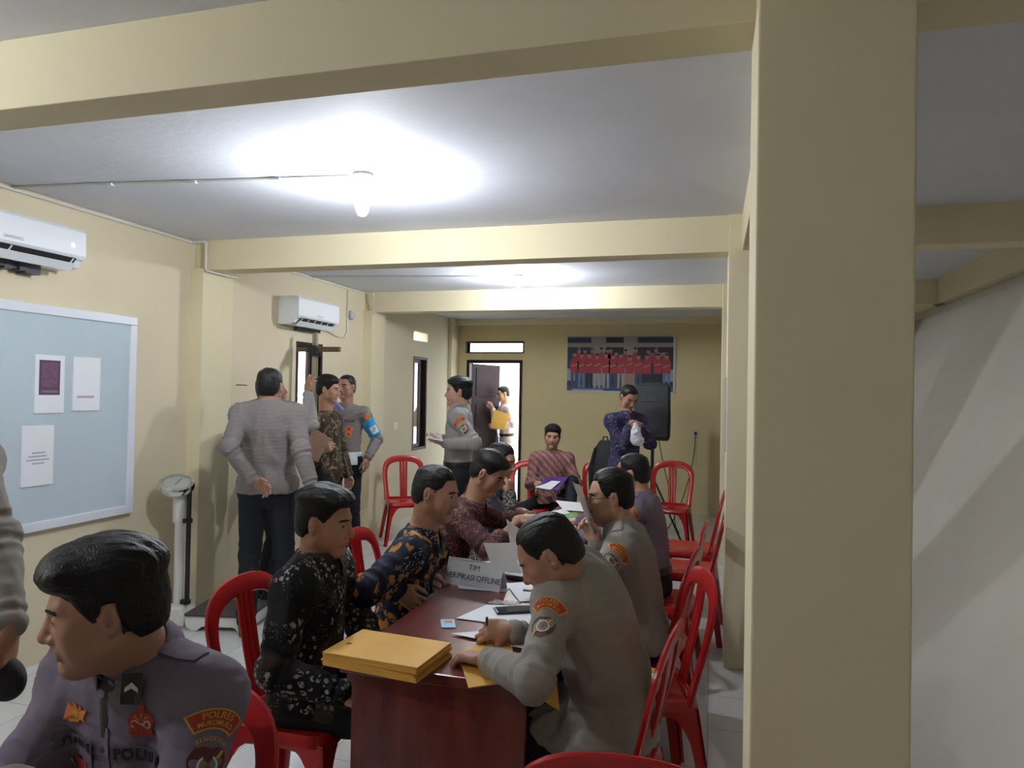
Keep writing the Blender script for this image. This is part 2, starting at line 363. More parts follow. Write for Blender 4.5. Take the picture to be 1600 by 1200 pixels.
sw = wempty('light_switch', (XL, 7.97, 1.18)); MB().box(XL, XL+.009, 7.91, 8.03, 1.14, 1.22).build('switch_plate', mat('cream_plastic', (.74, .70, .58), .4), sw, bevel=.003); MB().box(XL+.009, XL+.013, 7.94, 8.0, 1.155, 1.205).build('rocker', MATS['cream_plastic'], sw, bevel=.002)
tag(sw, 'cream light switch on the left wall before the far window', 'switch')

# ------------------------------------------------------------------ notice board with papers
bx = XL+.03; by0, by1, bz0, bz1 = 1.95, 3.87, .77, 2.06
nb = wempty('notice_board', (XL, 2.9, bz0)); s = .055
MB().box(XL, bx-.004, by0+.01, by1-.01, bz0+.01, bz1-.01).build('board_panel', mat('pale_blue_felt', (.50, .60, .66), .8, var=.05, vscale=2), nb)
fr = MB(); 
fr.box(XL+.002, bx+.008, by0, by1, bz1-s, bz1).box(XL+.002, bx+.008, by0, by1, bz0, bz0+s).box(XL+.002, bx+.008, by0, by0+s, bz0+s, bz1-s).box(XL+.002, bx+.008, by1-s, by1, bz0+s, bz1-s)
fr.build('board_frame', mat('white_aluminium', (.74, .78, .85), .3), nb, bevel=.006)
tag(nb, 'large pale blue notice board in a white frame on the left wall', 'notice board')
def sheet(y0, y1, z0, z1, label, draw):
    pb = MB(); x = bx+.0035
    pb.box(bx-.0045, x, y0, y1, z0, z1); o = pb.build('pinned_paper', paperm); draw(o, x+.0006); return tag(o, label, 'paper', 'papers pinned on the notice board')
def d1(o, x):
    MB().box(x-.001, x, 3.165, 3.30, 1.545, 1.745).build('printed_panel', mat('print_purple_dark', (.075, .05, .10), .6), o)
    q = MB().box(x, x+.0006, 3.18, 3.285, 1.59, 1.73); q.build('printed_square', mat('print_purple', (.16, .07, .13), .6, var=.3, vscale=60), o)
    MB().box(x, x+.0006, 3.18, 3.285, 1.558, 1.572).build('printed_line', mat('print_mauve', (.22, .13, .2), .6), o)
def d2(o, x):
    q = MB(); 
    for k in range(18): y = 3.42+k*.0068; q.box(x-.001, x, y, y+.0048, 1.527, 1.541)
    q.build('printed_line', mat('print_faint_red', (.42, .30, .36), .7), o)
def d3(o, x):
    q = MB()
    for z, a, b in ((1.212, 3.135, 3.215), (1.192, 3.115, 3.225), (1.172, 3.10, 3.24), (1.152, 3.135, 3.21)):
        y = a
        while y < b: wl = rng.uniform(.004, .008); q.box(x-.001, x, y, min(y+wl, b), z, z+.009); y += wl+.003
    q.build('printed_text', greyink, o)
sheet(3.14, 3.33, 1.44, 1.775, 'white sheet with a dark purple printed panel on the notice board', d1)
sheet(3.39, 3.585, 1.45, 1.775, 'white sheet with a faint reddish print line, right of the purple one', d2)
sheet(3.07, 3.27, 1.03, 1.37, 'lower white sheet with four small lines of text on the notice board', d3)

# ------------------------------------------------------------------ group photograph on the back wall
px0, px1, pz0, pz1 = -2.0, -.52, 1.66, 2.43; yb = YB-.022
gp = wempty('wall_photograph', ((px0+px1)/2, YB, pz0))
MB().box(px0-.012, px1+.03, yb+.001, YB, pz0-.03, pz1+.012).build('photo_border', mat('photo_white', (.5, .5, .5), .5), gp)
cols = [(.30, .26, .24), (.03, .045, .09), (.36, .03, .05), (.34, .19, .15), (.02, .02, .03), (.34, .32, .33), (.12, .18, .34), (.05, .07, .17), (.30, .32, .36)]
cm = [mat('photo_ink_%d' % i, c, .6) for i, c in enumerate(cols)]
g = MB(); W = px1-px0; Hh = pz1-pz0
def R_(u0, u1, v0, v1, c, lay):
    g.cur = c; y = yb-lay*.0004; g.add([(px0+u0*W, y, pz0+v0*Hh), (px0+u1*W, y, pz0+v0*Hh), (px0+u1*W, y, pz0+v1*Hh), (px0+u0*W, y, pz0+v1*Hh)], [(0, 1, 2, 3)])
def E_(u, v, a, b, c, lay):
    g.cur = c; y = yb-lay*.0004; g.add([(px0+(u+a*math.cos(t*PI/6))*W, y, pz0+(v+b*math.sin(t*PI/6))*Hh) for t in range(12)], [tuple(range(12))])
def Q_(pts, c, lay):
    g.cur = c; y = yb-lay*.0004; g.add([(px0+u*W, y, pz0+v*Hh) for u, v in pts], [tuple(range(len(pts)))])
R_(0, 1, 0, 1, 0, 0)
for a, b, c0, c1, c in ((0, .23, .88, .98, 1), (.37, .54, .88, .98, 4), (.67, 1, .88, .98, 1), (0, .23, .1, .80, 1), (.37, .54, .1, .80, 4), (.67, 1, .1, .80, 4)): R_(a, b, c0, c1, c, 1)
R_(0, .08, .18, .4, 8, 2); R_(.92, 1, .18, .4, 8, 2); R_(0, 1, 0, .1, 7, 2); R_(.05, .35, 0, .03, 8, 3); R_(.75, .95, .62, .7, 6, 2)
rr = random.Random(5)
back = [.11, .17, .25, .33, .39, .42, .47, .56, .65, .77, .84, .92]
for k, u in enumerate(back):
    v = .68+rr.uniform(-.02, .05); E_(u, v-.14, .035, .13, 2, 4); E_(u, v+.02, .016, .042, 3, 5); E_(u, v+.052, .015, .02, 4, 5.5)
    if k in (0, 2, 10): Q_([(u+.02, v-.1), (u+.035, v-.1), (u+.0, v+.14), (u-.015, v+.13)], 3, 5.6)
front = [(.07, 7, .62), (.14, 6, .60), (.215, 4, .60), (.29, 5, .58), (.375, 8, .60), (.44, 7, .58), (.515, 5, .60), (.60, 3, .55), (.68, 7, .58), (.76, 4, .58), (.86, 4, .58), (.94, 6, .58)]
for k, (u, lc, v) in enumerate(front):
    for sgn in (-1, 1): Q_([(u+sgn*.003, .36), (u+sgn*.034, .36), (u+sgn*.032, .05), (u+sgn*.010, .05)], lc, 6)
    Q_([(u-.036, .32), (u+.036, .32), (u+.042, .52), (u+.025, .60), (u-.025, .60), (u-.042, .52)], 2, 7)
    E_(u, v+.045, .019, .050, 3, 8); E_(u, v+.085, .018, .022, 4, 8.5)
    w_ = .46+rr.uniform(-.02, .02); Q_([(u-.03, w_-.02), (u+.03, w_+.015), (u+.028, w_+.04), (u-.03, w_+.01)], 3, 9)
g.build('photo_print', None, gp, mats=cm)
tag(gp, 'wide group photograph of people in red shirts on the back wall', 'photograph')
so = wempty('wall_socket', (-.21, YB, 1.10)); MB().box(-.255, -.165, YB-.012, YB, 1.06, 1.14).build('socket_plate', mat('socket_white', (.6, .58, .5), .5), so, bevel=.003)
MB().lathe([(.001, 0), (.02, 0), (.018, .03), (.001, .032)], 14, Matrix.Translation((-.21, YB-.012, 1.10)) @ Matrix.Rotation(PI/2, 4, 'X')).build('plug', blackm, so, smooth=True)
tag(so, 'white wall socket with a black plug on the back wall', 'socket')

# ------------------------------------------------------------------ loudspeaker on tripod
sx, sy = -.645, 8.25
st = wempty('speaker_stand', (sx, sy, 0))
MB().tube([(sx, sy, .30), (sx, sy, 1.12)], .019, 12).build('stand_pole', blackm, st, smooth=True)
MB().tube([(sx, sy, .74), (sx, sy, .80)], .03, 12).build('collar', blackm, st, smooth=True)
MB().tube([(sx+.02, sy, .77), (sx+.06, sy, .77)], .012, 8).build('knob', blackm, st, smooth=True)
for k in range(3):
    a = math.radians(20+120*k-60); e = (sx+.46*math.cos(a), sy+.46*math.sin(a), .012); m1 = (sx+.25*math.cos(a), sy+.25*math.sin(a), .36)
    MB().tube([(sx, sy, .70), e], .011, 8).build('leg', blackm, st, smooth=True)
    MB().tube([(sx, sy, .32), m1], .008, 8).build('brace', blackm, st, smooth=True)
tag(st, 'black tripod stand holding up the loudspeaker by the back wall', 'stand')
sp = wempty('loudspeaker', (sx, sy, 1.10)); x0, x1, z0, z1 = sx-.205, sx+.205, 1.10, 1.745; yf = sy-.16
body = [(x0+.02, z0), (x1-.02, z0), (x1, z0+.05), (x1+.005, z0+.2), (x1-.004, z1-.05), (x1-.03, z1), (x0+.03, z1), (x0+.004, z1-.05), (x0-.005, z0+.2), (x0, z0+.05)]
MB().prism(body, sy-.14, sy+.15, lambda u, v, d: ((u-sx)*(1 if d < sy else .7)+sx, d, v)).build('cabinet', mat('speaker_black', (.012, .013, .017), .5, bump=.5, bscale=90), sp, bevel=.015)
gr = MB().prism([(x0+.03, z0+.04), (x1-.03, z0+.04), (x1-.025, z1-.04), (x0+.025, z1-.04)], yf-.004, sy-.138, lambda u, v, d: (u, d, v)).build('front_grille', mat('grille', (.02, .021, .027), .45, bump=.8, bscale=160), sp, bevel=.006)
R90 = Matrix.Rotation(PI/2, 4, 'X')
MB().lathe([(.15, 0), (.155, .006), (.13, .008), (.07, -.0), (.001, .004)], 32, Matrix.Translation((sx, yf-.004, z0+.22)) @ R90).build('woofer_ring', mat('cone', (.018, .018, .022), .4), sp, smooth=True)
MB().prism([(-.11, .0), (.11, 0), (.06, .10), (-.06, .10)], yf-.010, yf-.003, lambda u, v, d: (sx+u, d, z1-.21+v)).build('horn_flare', MATS['cone'], sp, bevel=.004)
MB().box(sx-.03, sx+.03, yf-.008, yf-.003, 1.455, 1.468).build('badge', mat('badge_grey', (.35, .35, .38), .4), sp)
MB().lathe([(.001, 0), (.007, 0), (.007, .004), (.001, .004)], 10, Matrix.Translation((sx+.135, yf-.003, 1.35)) @ R90).build('indicator_light', mat('led_white', (.8, .8, .8), .4, emis=(1, 1, 1), estr=1.5), sp)
MB().box(sx-.08, sx+.08, sy-.05, sy+.06, z1-.004, z1+.01).build('carry_handle', blackm, sp, bevel=.003)
tag(sp, 'black loudspeaker raised on a tripod in front of the back wall', 'loudspeaker')
pipe('power_cord', [(-.21, YB-.05, 1.08), (-.22, YB-.07, .85), (-.27, YB-.15, .55), (-.34, YB-.35, .30), (-.42, 9.2, .1), (-.48, 8.9, .012), (-.55, 8.5, .012)], .006, 'black cord hanging from the wall socket beside the loudspeaker', blackm, 'cord')
pipe('speaker_cable', [(sx+.06, sy+.1, 1.10), (sx+.12, sy+.12, .8), (sx+.22, sy+.15, .4), (sx+.26, sy+.2, .1), (sx+.3, sy+.25, .012)], .005, 'thin cable dangling below the loudspeaker', blackm, 'cable')

# small grey strip on the second pillar
o = MB().box(.072, .085, 4.50, 4.53, 1.27, 1.72).build('cable_trunking', mat('grey_trunk', (.5, .5, .52), .5)); tag(o, 'short grey cable cover on the side of the middle pillar', 'cable cover')

# ------------------------------------------------------------------ platform scale
T = Matrix.Translation((-3.32, 4.15, 0)) @ Matrix.Rotation(math.radians(12), 4, 'Z')
ps = empty('weighing_scale', (-3.32, 4.15, 0), math.radians(12))
mb = MB(); 
mb.prism([(-.02, .03), (.02, .0), (.06, .0), (.09, .03), (.31, .03), (.34, 0), (.38, 0), (.42, .03), (.42, .10), (-.02, .10)], -.19, .17, lambda u, v, d: (u-.02, d, v))
mb.build('platform_base', enamel, ps, bevel=.012, world=False)
MB().box(-.04, .40, -.20, .16, .10, .118).build('platform_top', mat('brown_rubber_mat', (.055, .045, .045), .55, bump=.8, bscale=60), ps, bevel=.004, world=False)
MB().prism([(-.10, 0), (.09, 0), (.075, .07), (.05, .13), (-.05, .13), (-.085, .07)], -.12, .07, lambda u, v, d: (u-.17, d, v)).build('column_foot', enamel, ps, bevel=.015, world=False)
MB().tube([(-.18, -.02, .12), (-.18, -.02, .75)], .032, 16).build('column', enamel, ps, smooth=True, world=False)
MB().tube([(-.18, -.02, .68), (-.18, -.02, .885)], .046, 16).build('column_sleeve', enamel, ps, smooth=True, world=False)
MB().box(-.120, -.098, -.05, -.025, .13, .90).build('height_rod', blackm, ps, world=False)
MB().box(-.15, -.09, -.05, -.02, .68, .71).build('rod_bracket', blackm, ps, world=False); MB().box(-.15, -.09, -.05, -.02, .13, .16).build('rod_bracket', blackm, ps, world=False)
TD = Matrix.Translation((-.20, -.04, .93)) @ Matrix.Rotation(math.radians(22), 4, 'X') @ Matrix.Rotation(math.radians(10), 4, 'Y')
MB().lathe([(.05, -.055), (.098, -.03), (.106, .0), (.104, .012), (.001, .012)], 36, TD).build('dial_housing', enamel, ps, smooth=True, world=False)
MB().lathe([(.108, -.018), (.117, -.010), (.119, .012), (.112, .028), (.094, .034), (.092, .026), (.10, .01), (.10, -.015)], 40, TD).build('dial_rim', chrome, ps, smooth=True, world=False)
dl = MB().lathe([(.001, .014), (.095, .014), (.095, .018), (.001, .018)], 36, TD).build('dial_face', mat('dial_face', (.40, .43, .42), .25, coat=1), ps, smooth=True, world=False)
MB().box(-.002, .002, -.02, .07, .019, .0205, TD).build('needle', blackm, ps, world=False)
tag(ps, 'white mechanical platform scale with round chrome-rimmed dial beside the left wall', 'scale')

# ------------------------------------------------------------------ height measuring pole
pp = ony(493, 520, 5.78); hx = pp[0]
hm = wempty('measuring_pole', (hx, 5.78, 0))
MB().box(hx-.022, hx+.022, 5.765, 5.795, .02, pp[2]).build('pole', mat('pale_wood', (.36, .33, .24), .6, var=.15, vscale=5), hm)
MB().box(hx+.022, hx+.027, 5.77, 5.79, .02, 1.95).build('tape_strip', mat('tape_olive', (.16, .16, .10), .6), hm)
MB().box(hx-.2, hx+.15, 5.62, 5.98, 0, .03).build('foot_board', mat('brown_board', (.13, .075, .045), .6, var=.2), hm)
az = ony(500, 546, 5.75)[2]
MB().box(hx-.16, hx+.27, 5.725, 5.765, az-.022, az+.022).build('head_arm', MATS['brown_board'], hm)
MB().box(hx-.05, hx+.05, 5.715, 5.80, az-.034, az+.036).box(hx-.03, hx+.07, 5.72, 5.80, az-.06, az+.02).build('clamp', mat('black_tape', (.012, .012, .018), .5), hm, bevel=.008)
tag(hm, 'tall wooden height measuring pole with a brown cross arm by the first window', 'measuring pole')
bulb(*BULBS[2], 'lit bare bulb on the ceiling behind and left of the camera, out of the picture', st=.95)
# ------------------------------------------------------------------ tables
redwood = bpy.data.materials.new('varnished_red_wood'); redwood.use_nodes = True; nt = redwood.node_tree; b = nt.nodes['Principled BSDF']
tc = nt.nodes.new('ShaderNodeTexCoord'); mp = nt.nodes.new('ShaderNodeMapping'); mp.inputs['Scale'].default_value = (7, .9, 1.2); n = nt.nodes.new('ShaderNodeTexNoise'); n.inputs['Scale'].default_value = 3; n.inputs['Detail'].default_value = 7
nt.links.new(tc.outputs['Object'], mp.inputs[0]); nt.links.new(mp.outputs[0], n.inputs[0])
r = nt.nodes.new('ShaderNodeValToRGB'); r.color_ramp.elements[0].position = .3; r.color_ramp.elements[0].color = (.085, .012, .010, 1); r.color_ramp.elements[1].position = .7; r.color_ramp.elements[1].color = (.17, .028, .018, 1)
nt.links.new(n.outputs[0], r.inputs[0]); nt.links.new(r.outputs[0], b.inputs['Base Color']); b.inputs['Roughness'].default_value = .28; b.inputs['Coat Weight'].default_value = .3
MATS['redwood'] = redwood
TX0, TX1 = -1.115, -.50; TZ = .75
def desk(y0, y1, label):
    t = wempty('desk', ((TX0+TX1)/2, (y0+y1)/2, 0))
    MB().box(TX0, TX1, y0, y1, TZ-.035, TZ).build('tabletop', redwood, t, bevel=.006)
    MB().box(TX0+.018, TX1-.012, y0+.018, y1-.018, TZ-.065, TZ-.035).build('table_rim', redwood, t)
    MB().box(TX0+.03, TX1-.02, y0+.03, y0+.055, .0, TZ-.065).build('end_panel', redwood, t)
    MB().box(TX0+.03, TX1-.02, y1-.055, y1-.03, .0, TZ-.065).build('end_panel', redwood, t)
    MB().box(TX0+.05, TX0+.07, y0+.055, y1-.055, .28, TZ-.065).build('modesty_panel', redwood, t)
    return tag(t, label, 'desk', 'red desks in a row')
desk(2.02, 3.70, 'glossy red-brown desk nearest the camera, thick yellow envelopes on its corner')
desk(3.71, 5.45, 'red-brown desk farther back, joined to the nearest one and strewn with papers')

# ------------------------------------------------------------------ plastic chairs
redp = mat('red_plastic', (.42, .012, .014), .22, spec=.5)
def arcpts(P, n=8):
    return P
def make_chair(label, grp):
    t = empty('plastic_chair'); W = .205
    # seat: dished slab with rounded corners plus apron
    ns = 7; V = []; F = []
    out = []
    hw, hd, rc = .205, .205, .06
    for cx, cy, a0 in ((hw-rc, hd-rc, 0), (-hw+rc, hd-rc, 90), (-hw+rc, -hd+rc, 180), (hw-rc, -hd+rc, 270)):
        for k in range(6):
            a = math.radians(a0+90*k/5); out.append((cx+rc*math.cos(a), cy+rc*math.sin(a)))
    rings = [(1.0, .405, 1.03), (1.0, .432, 1.0), (.975, .441, 1), (.90, .443, 1), (.75, .436, 1), (.4, .430, 1), (.05, .428, 1)]
    mb = MB(); n = len(out)
    for s_, z, f in rings:
        for x, y in out: V.append((x*s_*f, y*s_*f, z))
    for i in range(len(rings)-1):
        for k in range(n): F.append((i*n+k, i*n+(k+1) % n, (i+1)*n+(k+1) % n, (i+1)*n+k))
    F.append(tuple((len(rings)-1)*n+k for k in range(n)))
    V2 = [(x*.97, y*.97, .405) for x, y in out]; b0 = len(V)
    V += V2 + [(x*.97, y*.97, .424) for x, y in out]
    for k in range(n):
        F.append((k, b0+k, b0+(k+1) % n, (k+1) % n)); F.append((b0+k, b0+n+k, b0+n+(k+1) % n, b0+(k+1) % n))
    F.append(tuple(b0+n+k for k in range(n)))
    mb.add(V, F)
    # arched aprons
    def apron(fn):
        N = 12; pts_t = []; pts_b = []
        for i in range(N+1):
            u = -1+2*i/N; pts_t.append((u*.195, .415)); pts_b.append((u*.195*(1+.0*abs(u)), .385-.075*max(0, abs(u)-.45)**1.5*3.2))
        mb.prism(pts_t+pts_b[::-1], 0, .007, fn)
    sl = .10
    apron(lambda u, v, d: (u, -(.197+(.415-v)*sl)+d, v)); apron(lambda u, v, d: (u, (.197+(.415-v)*sl)-d, v))
    apron(lambda u, v, d: ((.197+(.415-v)*sl)-d, u, v)); apron(lambda u, v, d: (-(.197+(.415-v)*sl)+d, u, v))
    mb.build('seat', redp, t, smooth=True, world=False)
    for sx_ in (-1, 1):
        for sy_ in (-1, 1):
            lg = MB()
            def prof(z):
                tt = (.415-z)/.415; out_ = .200+.055*tt; wd = .036+.075*max(0, 1-tt*2.6)**2+.014*(1-tt); return out_, wd
            zs = [.415, .39, .36, .33, .29, .24, .16, .08, 0]
            for axis in (0, 1):
                po = []; pi = []
                for z in zs:
                    o_, w_ = prof(z); po.append((o_, z)); pi.append((o_-w_, z))
                th = .012
                def fn(u, v, d, axis=axis):
                    o_, w_ = prof(v); a = (sx_*u, sy_*(o_-d)) if axis == 0 else (sx_*(o_-d), sy_*u); return (a[0], a[1], v)
                lg.prism(po+pi[::-1], 0, th, fn)
            lg.build('leg', redp, t, world=False, smooth=True)
    # backrest arch
    P = []; S = []; Wd = []
    def ctr(a):
        return a
    base = [(.182, -.165, .425), (.188, -.185, .50), (.196, -.207, .59), (.203, -.228, .68), (.203, -.242, .745), (.190, -.253, .795), (.160, -.262, .832), (.11, -.268, .853), (.05, -.271, .861), (0, -.272, .863)]
    full = [(x, y, z) for x, y, z in base]+[(-x, y, z) for x, y, z in base[::-1][1:]]
    # densify
    D = []
    for i in range(len(full)-1):
        a, b_ = np.array(full[i]), np.array(full[i+1]); D += [a, (a+b_)/2]
    D.append(np.array(full[-1])); D = np.array(D)
    for _ in range(2): D[1:-1] = (D[:-2]+2*D[1:-1]+D[2:])/4
    nd = len(D); sides = []; ws = []
    for i in range(nd):
        tg = D[min(i+1, nd-1)]-D[max(i-1, 0)]; tg /= np.linalg.norm(tg); nrm = np.array([0, .966, .26]); sides.append(np.cross(tg, nrm)); 
        zz = D[i][2]; ws.append(.050+.024*max(0, (zz-.70)/.16)+.012*max(0, (.50-zz)/.08))
    MB().sweep(list(D), sides, ws, .020, 12).build('backrest', redp, t, smooth=True, world=False)
    sp_ = MB(); cs = [(0, -.180, .43), (0, -.203, .53), (0, -.225, .63), (0, -.246, .74), (0, -.262, .845)]
    for off in (-.026, 0, .026):
        sp_.sweep([(off*(1+.25*i/4), y, z) for i, (x, y, z) in enumerate(cs)], [(1, 0, 0)]*5, [.027]*5, .016, 8)
    sp_.add([], [])
    sp_.build('back_slat', redp, t, smooth=True, world=False)
    MB().sweep([(-.175, -.168, .438), (0, -.180, .436), (.175, -.168, .438)], [(0, .3, 1)]*3, .035, .018, 8).build('lower_rail', redp, t, smooth=True, world=False)
    tag(t, label, 'chair', grp); return t
def dup(root, loc, rz, label, group=None):
    r = root.copy(); COL.objects.link(r); r.location = loc; r.rotation_euler = (0, 0, rz); r['label'] = label
    if group: r['group'] = group
    for ch in list(root.children):
        c = ch.copy(); COL.objects.link(c); c.parent = r
    return r
CHAIRS = [
 # x, y, facing angle (deg, 0=+X, 90=+Y), label
 (-1.43, 2.33, 0, 'red plastic chair under the man in the black patterned shirt'),
 (-1.48, 3.30, 0, 'red plastic chair under the man in the navy and gold patterned shirt'),
 (-1.40, 4.02, 0, 'red plastic chair under the man in the maroon patterned shirt'),
 (-1.38, 4.75, 0, 'red plastic chair of the man half hidden behind the maroon shirt'),
 (-1.20, 1.22, 264, 'red plastic chair behind the seated officer in the left foreground'),
 (-.37, 2.30, 173, 'red plastic chair under the officer who is writing'),
 (-.28, 2.95, 196, 'empty red plastic chair with yellow envelopes on its seat'),
 (-.33, 3.48, 172, 'red plastic chair under the officer with glasses'),
 (-.30, 4.22, 176, 'red plastic chair under the officer in the purple-grey shirt at the far right side'),
 (-.16, 5.02, 178, 'empty red plastic chair just left of the middle pillar, nearer of the two'),
 (-.17, 5.72, 178, 'empty red plastic chair just left of the middle pillar, farther of the two'),
 (-.42, 7.72, -94, 'empty red plastic chair facing the camera under the loudspeaker'),
 (-1.13, 7.62, -86, 'empty red plastic chair with a black bag hung on it, beside the standing man'),
 (-3.15, 7.08, -58, 'empty red plastic chair alone by the left wall under the far window'),
 (-1.80, 7.15, -80, 'red plastic chair under the seated man in the pink shirt'),
 (-.19, 1.69, 95, 'red plastic chair at the very bottom of the picture, only its top showing'),
]
base = make_chair(CHAIRS[0][3], 'red plastic chairs')
for i, (x, y, a, lb) in enumerate(CHAIRS):
    rz = math.radians(a-90)
    if i == 0: base.location = (x, y, 0); base.rotation_euler = (0, 0, rz)
    else: dup(base, (x, y, 0), rz, lb, 'red plastic chairs')

# ------------------------------------------------------------------ things on the desks
manila = mat('manila_yellow', (.72, .40, .07), .6, var=.08, vscale=12)
def quad_sheet(name, P4, th, m, label=None, cat=None, group=None, parent=None, curl=0.0, n=6):
    """thin sheet with thickness over 4 corner points, slight curl"""
    P4 = [Vector(tuple(map(float, p))) for p in P4]; N = (P4[1]-P4[0]).cross(P4[3]-P4[0]).normalized()
    if N.z < 0: N = -N
    V = []; 
    for s_ in (0, 1):
        for j in range(n+1):
            for i in range(n+1):
                u, v = i/n, j/n; p = P4[0]*(1-u)*(1-v)+P4[1]*u*(1-v)+P4[2]*u*v+P4[3]*(1-u)*v
                V.append(p+N*(th*s_+curl*(4*(u-.5)**2)*(v)))
    F = []; m_ = (n+1)*(n+1); q = n+1
    for j in range(n):
        for i in range(n):
            a = j*q+i; F += [(a, a+q, a+q+1, a+1), (m_+a, m_+a+1, m_+a+q+1, m_+a+q)]
    bd = [i for i in range(n)]+[j*q+n for j in range(n)]+[n*q+i for i in range(n, 0, -1)]+[j*q for j in range(n, 0, -1)]
    for k in range(len(bd)): a, b_ = bd[k], bd[(k+1) % len(bd)]; F.append((a, b_, m_+b_, m_+a))
    mb = MB(); mb.add(V, F); o = mb.build(name, m, parent)
    if label: tag(o, label, cat, group)
    return o
# stack of thick yellow envelopes at the near corner of the first desk
c0 = np.array([-.975, 2.075]); aa = math.radians(-6)
for k in range(7):
    a = aa+math.radians(rng.uniform(-1.5, 1.5)); z = TZ+.0005+k*.006; cx, cy = c0+np.array([rng.uniform(-.006, .006), rng.uniform(-.006, .006)])
    T = Matrix.Translation((cx, cy, z)) @ Matrix.Rotation(a, 4, 'Z')
    e = MB(); e.box(-.165, .165, -.115, .115, 0, .0055, T); o = e.build('yellow_envelope', manila, bevel=.001)
    tag(o, ['lowest yellow envelope of the stack on the near desk corner', 'second yellow envelope from the bottom of the near desk stack', 'third yellow envelope from the bottom of the near desk stack', 'middle yellow envelope of the near desk stack', 'third yellow envelope from the top of the near desk stack', 'second yellow envelope from the top of the near desk stack', 'top yellow envelope of the stack, with a small dark clasp mark'][k], 'envelope', 'yellow envelopes stacked on the near desk corner')
T = Matrix.Translation((c0[0], c0[1], TZ+.042)) @ Matrix.Rotation(aa, 4, 'Z')
MB().box(-.135, -.128, -.03, -.018, .0, .0012, T).box(-.128, -.12, -.024, -.020, .0, .0012, T).build('clasp', inkm, o)
# big envelope under the writing officer's arm, corner hanging over the edge
P = [onz(716, 1022, TZ+.002), onz(732, 1076, TZ+.002), onz(802, 1066, TZ+.002), onz(800, 985, TZ+.002)]
quad_sheet('yellow_envelope', P, .003, manila, 'open yellow envelope under the writing officer arm', 'envelope')
P = [onz(795, 1062, TZ+.006), ony(874, 1111, 1.93), ony(866, 1030, 2.10), onz(800, 1020, TZ+.006)]
quad_sheet('yellow_envelope', P, .003, manila, 'yellow envelope corner hanging over the desk edge below the officer elbow', 'envelope')
def flat(pts, label, m=paperm, z=.0, th=.0012, name='paper_sheet', cat='paper', group='papers on the desks', curl=0):
    P = [onz(x, y, TZ+.001+z) for x, y in pts]
    return quad_sheet(name, P, th, m, label, cat, group, curl=curl)
flat([(713, 966), (760, 945), (866, 952), (850, 985)], 'white form behind the pen hand on the near desk', z=.002)
flat([(705, 990), (765, 985), (850, 990), (860, 1022)], 'white form under the writing officer hands', z=.005)
flat([(716, 905), (800, 915), (790, 925), (716, 920)], 'white sheet peeking out in front of the name sign', z=.001)
flat([(790, 912), (872, 905), (868, 938), (812, 940)], 'curved white sheet beside the card sign, near the officer head', z=.003)
flat([(735, 884), (800, 878), (830, 900), (770, 908)], 'white sheet lying just behind the name sign', z=.001)
flat([(745, 880), (790, 872), (832, 884), (800, 902)], 'bluish white sheet stacked behind the name sign', z=.004)
flat([(868, 782), (912, 786), (925, 800), (880, 797)], 'white papers at the far end of the row of desks', z=.004)
flat([(880, 808), (930, 806), (935, 824), (892, 824)], 'white sheet beside the glasses officer hands', z=.006)
flat([(858, 800), (880, 795), (898, 806), (868, 812)], 'small white sheet left of the green slip', z=.003)
flat([(890, 822), (933, 822), (935, 846), (880, 846)], 'yellow envelope in front of the officer with glasses', manila, z=.003, th=.003, name='yellow_envelope', cat='envelope', group=None)
flat([(762, 850), (800, 848), (800, 856), (765, 858)], 'yellow paper edge behind the raised white sheets', manila, z=.003, th=.003, name='yellow_envelope', cat='envelope', group=None)
flat([(868, 806), (900, 800), (905, 807), (872, 813)], 'green slip of paper at the far end of the desks', mat('green_paper', (.12, .30, .06), .6), z=.009, name='green_slip', group=None)
o = flat([(688, 968), (710, 968), (712, 981), (690, 981)], 'small light blue identity card lying on the near desk', mat('card_blue', (.30, .55, .70), .35), z=.001, name='identity_card', cat='card', group=None)
P = [onz(x, y, TZ+.0036) for x, y in ((694, 970), (706, 970), (707, 973), (695, 973))]; q = quad_sheet('printed_name', P, .0005, mat('card_red', (.5, .08, .08), .5), n=1); q.parent = o
# plastic sachet
cx, cy = onz(788, 943, TZ)[:2]; n_ = 22; V = []; F = []
G_ = np.array([[(i/n_-.5)*.115, (j/n_-.5)*.055, 0] for j in range(n_+1) for i in range(n_+1)])
Z_ = .0012+.007*np.abs(np.sin(G_[:, 0]*95+2*np.sin(G_[:, 1]*120))*np.sin(G_[:, 1]*130+G_[:, 0]*40+1))
for (gx, gy, _), gz in zip(G_, Z_): V.append((cx+gx+gy*.5, cy+gy, TZ+gz))
F = [(j*(n_+1)+i, j*(n_+1)+i+1, (j+1)*(n_+1)+i+1, (j+1)*(n_+1)+i) for j in range(n_) for i in range(n_)]
q = MB(); q.add(V, F); tag(q.build('plastic_sachet', mat('clear_plastic', (.75, .77, .8), .12, alpha=.5, spec=.8)), 'crumpled clear plastic sleeve lying on the near desk', 'plastic sleeve')
# phones
def phone(px, py, rz, label, z=0):
    x, y = onz(px, py, TZ)[:2]; t = empty('mobile_phone', (x, y, TZ+.006+z), rz)
    MB().box(-.037, .037, -.075, .075, 0, .009).build('phone_body', mat('phone_black', (.015, .015, .02), .3), t, bevel=.003, world=False)
    MB().box(-.033, .033, -.068, .068, .0088, .0096).build('screen', mat('phone_screen', (.03, .035, .045), .06), t, world=False)
    tag(t, label, 'phone', 'phones on the desk')
phone(803, 957, math.radians(-62), 'mobile phone with reflecting screen behind the writing hand')
o = MB().box(-.02, .02, -.01, .01, 0, .008); 
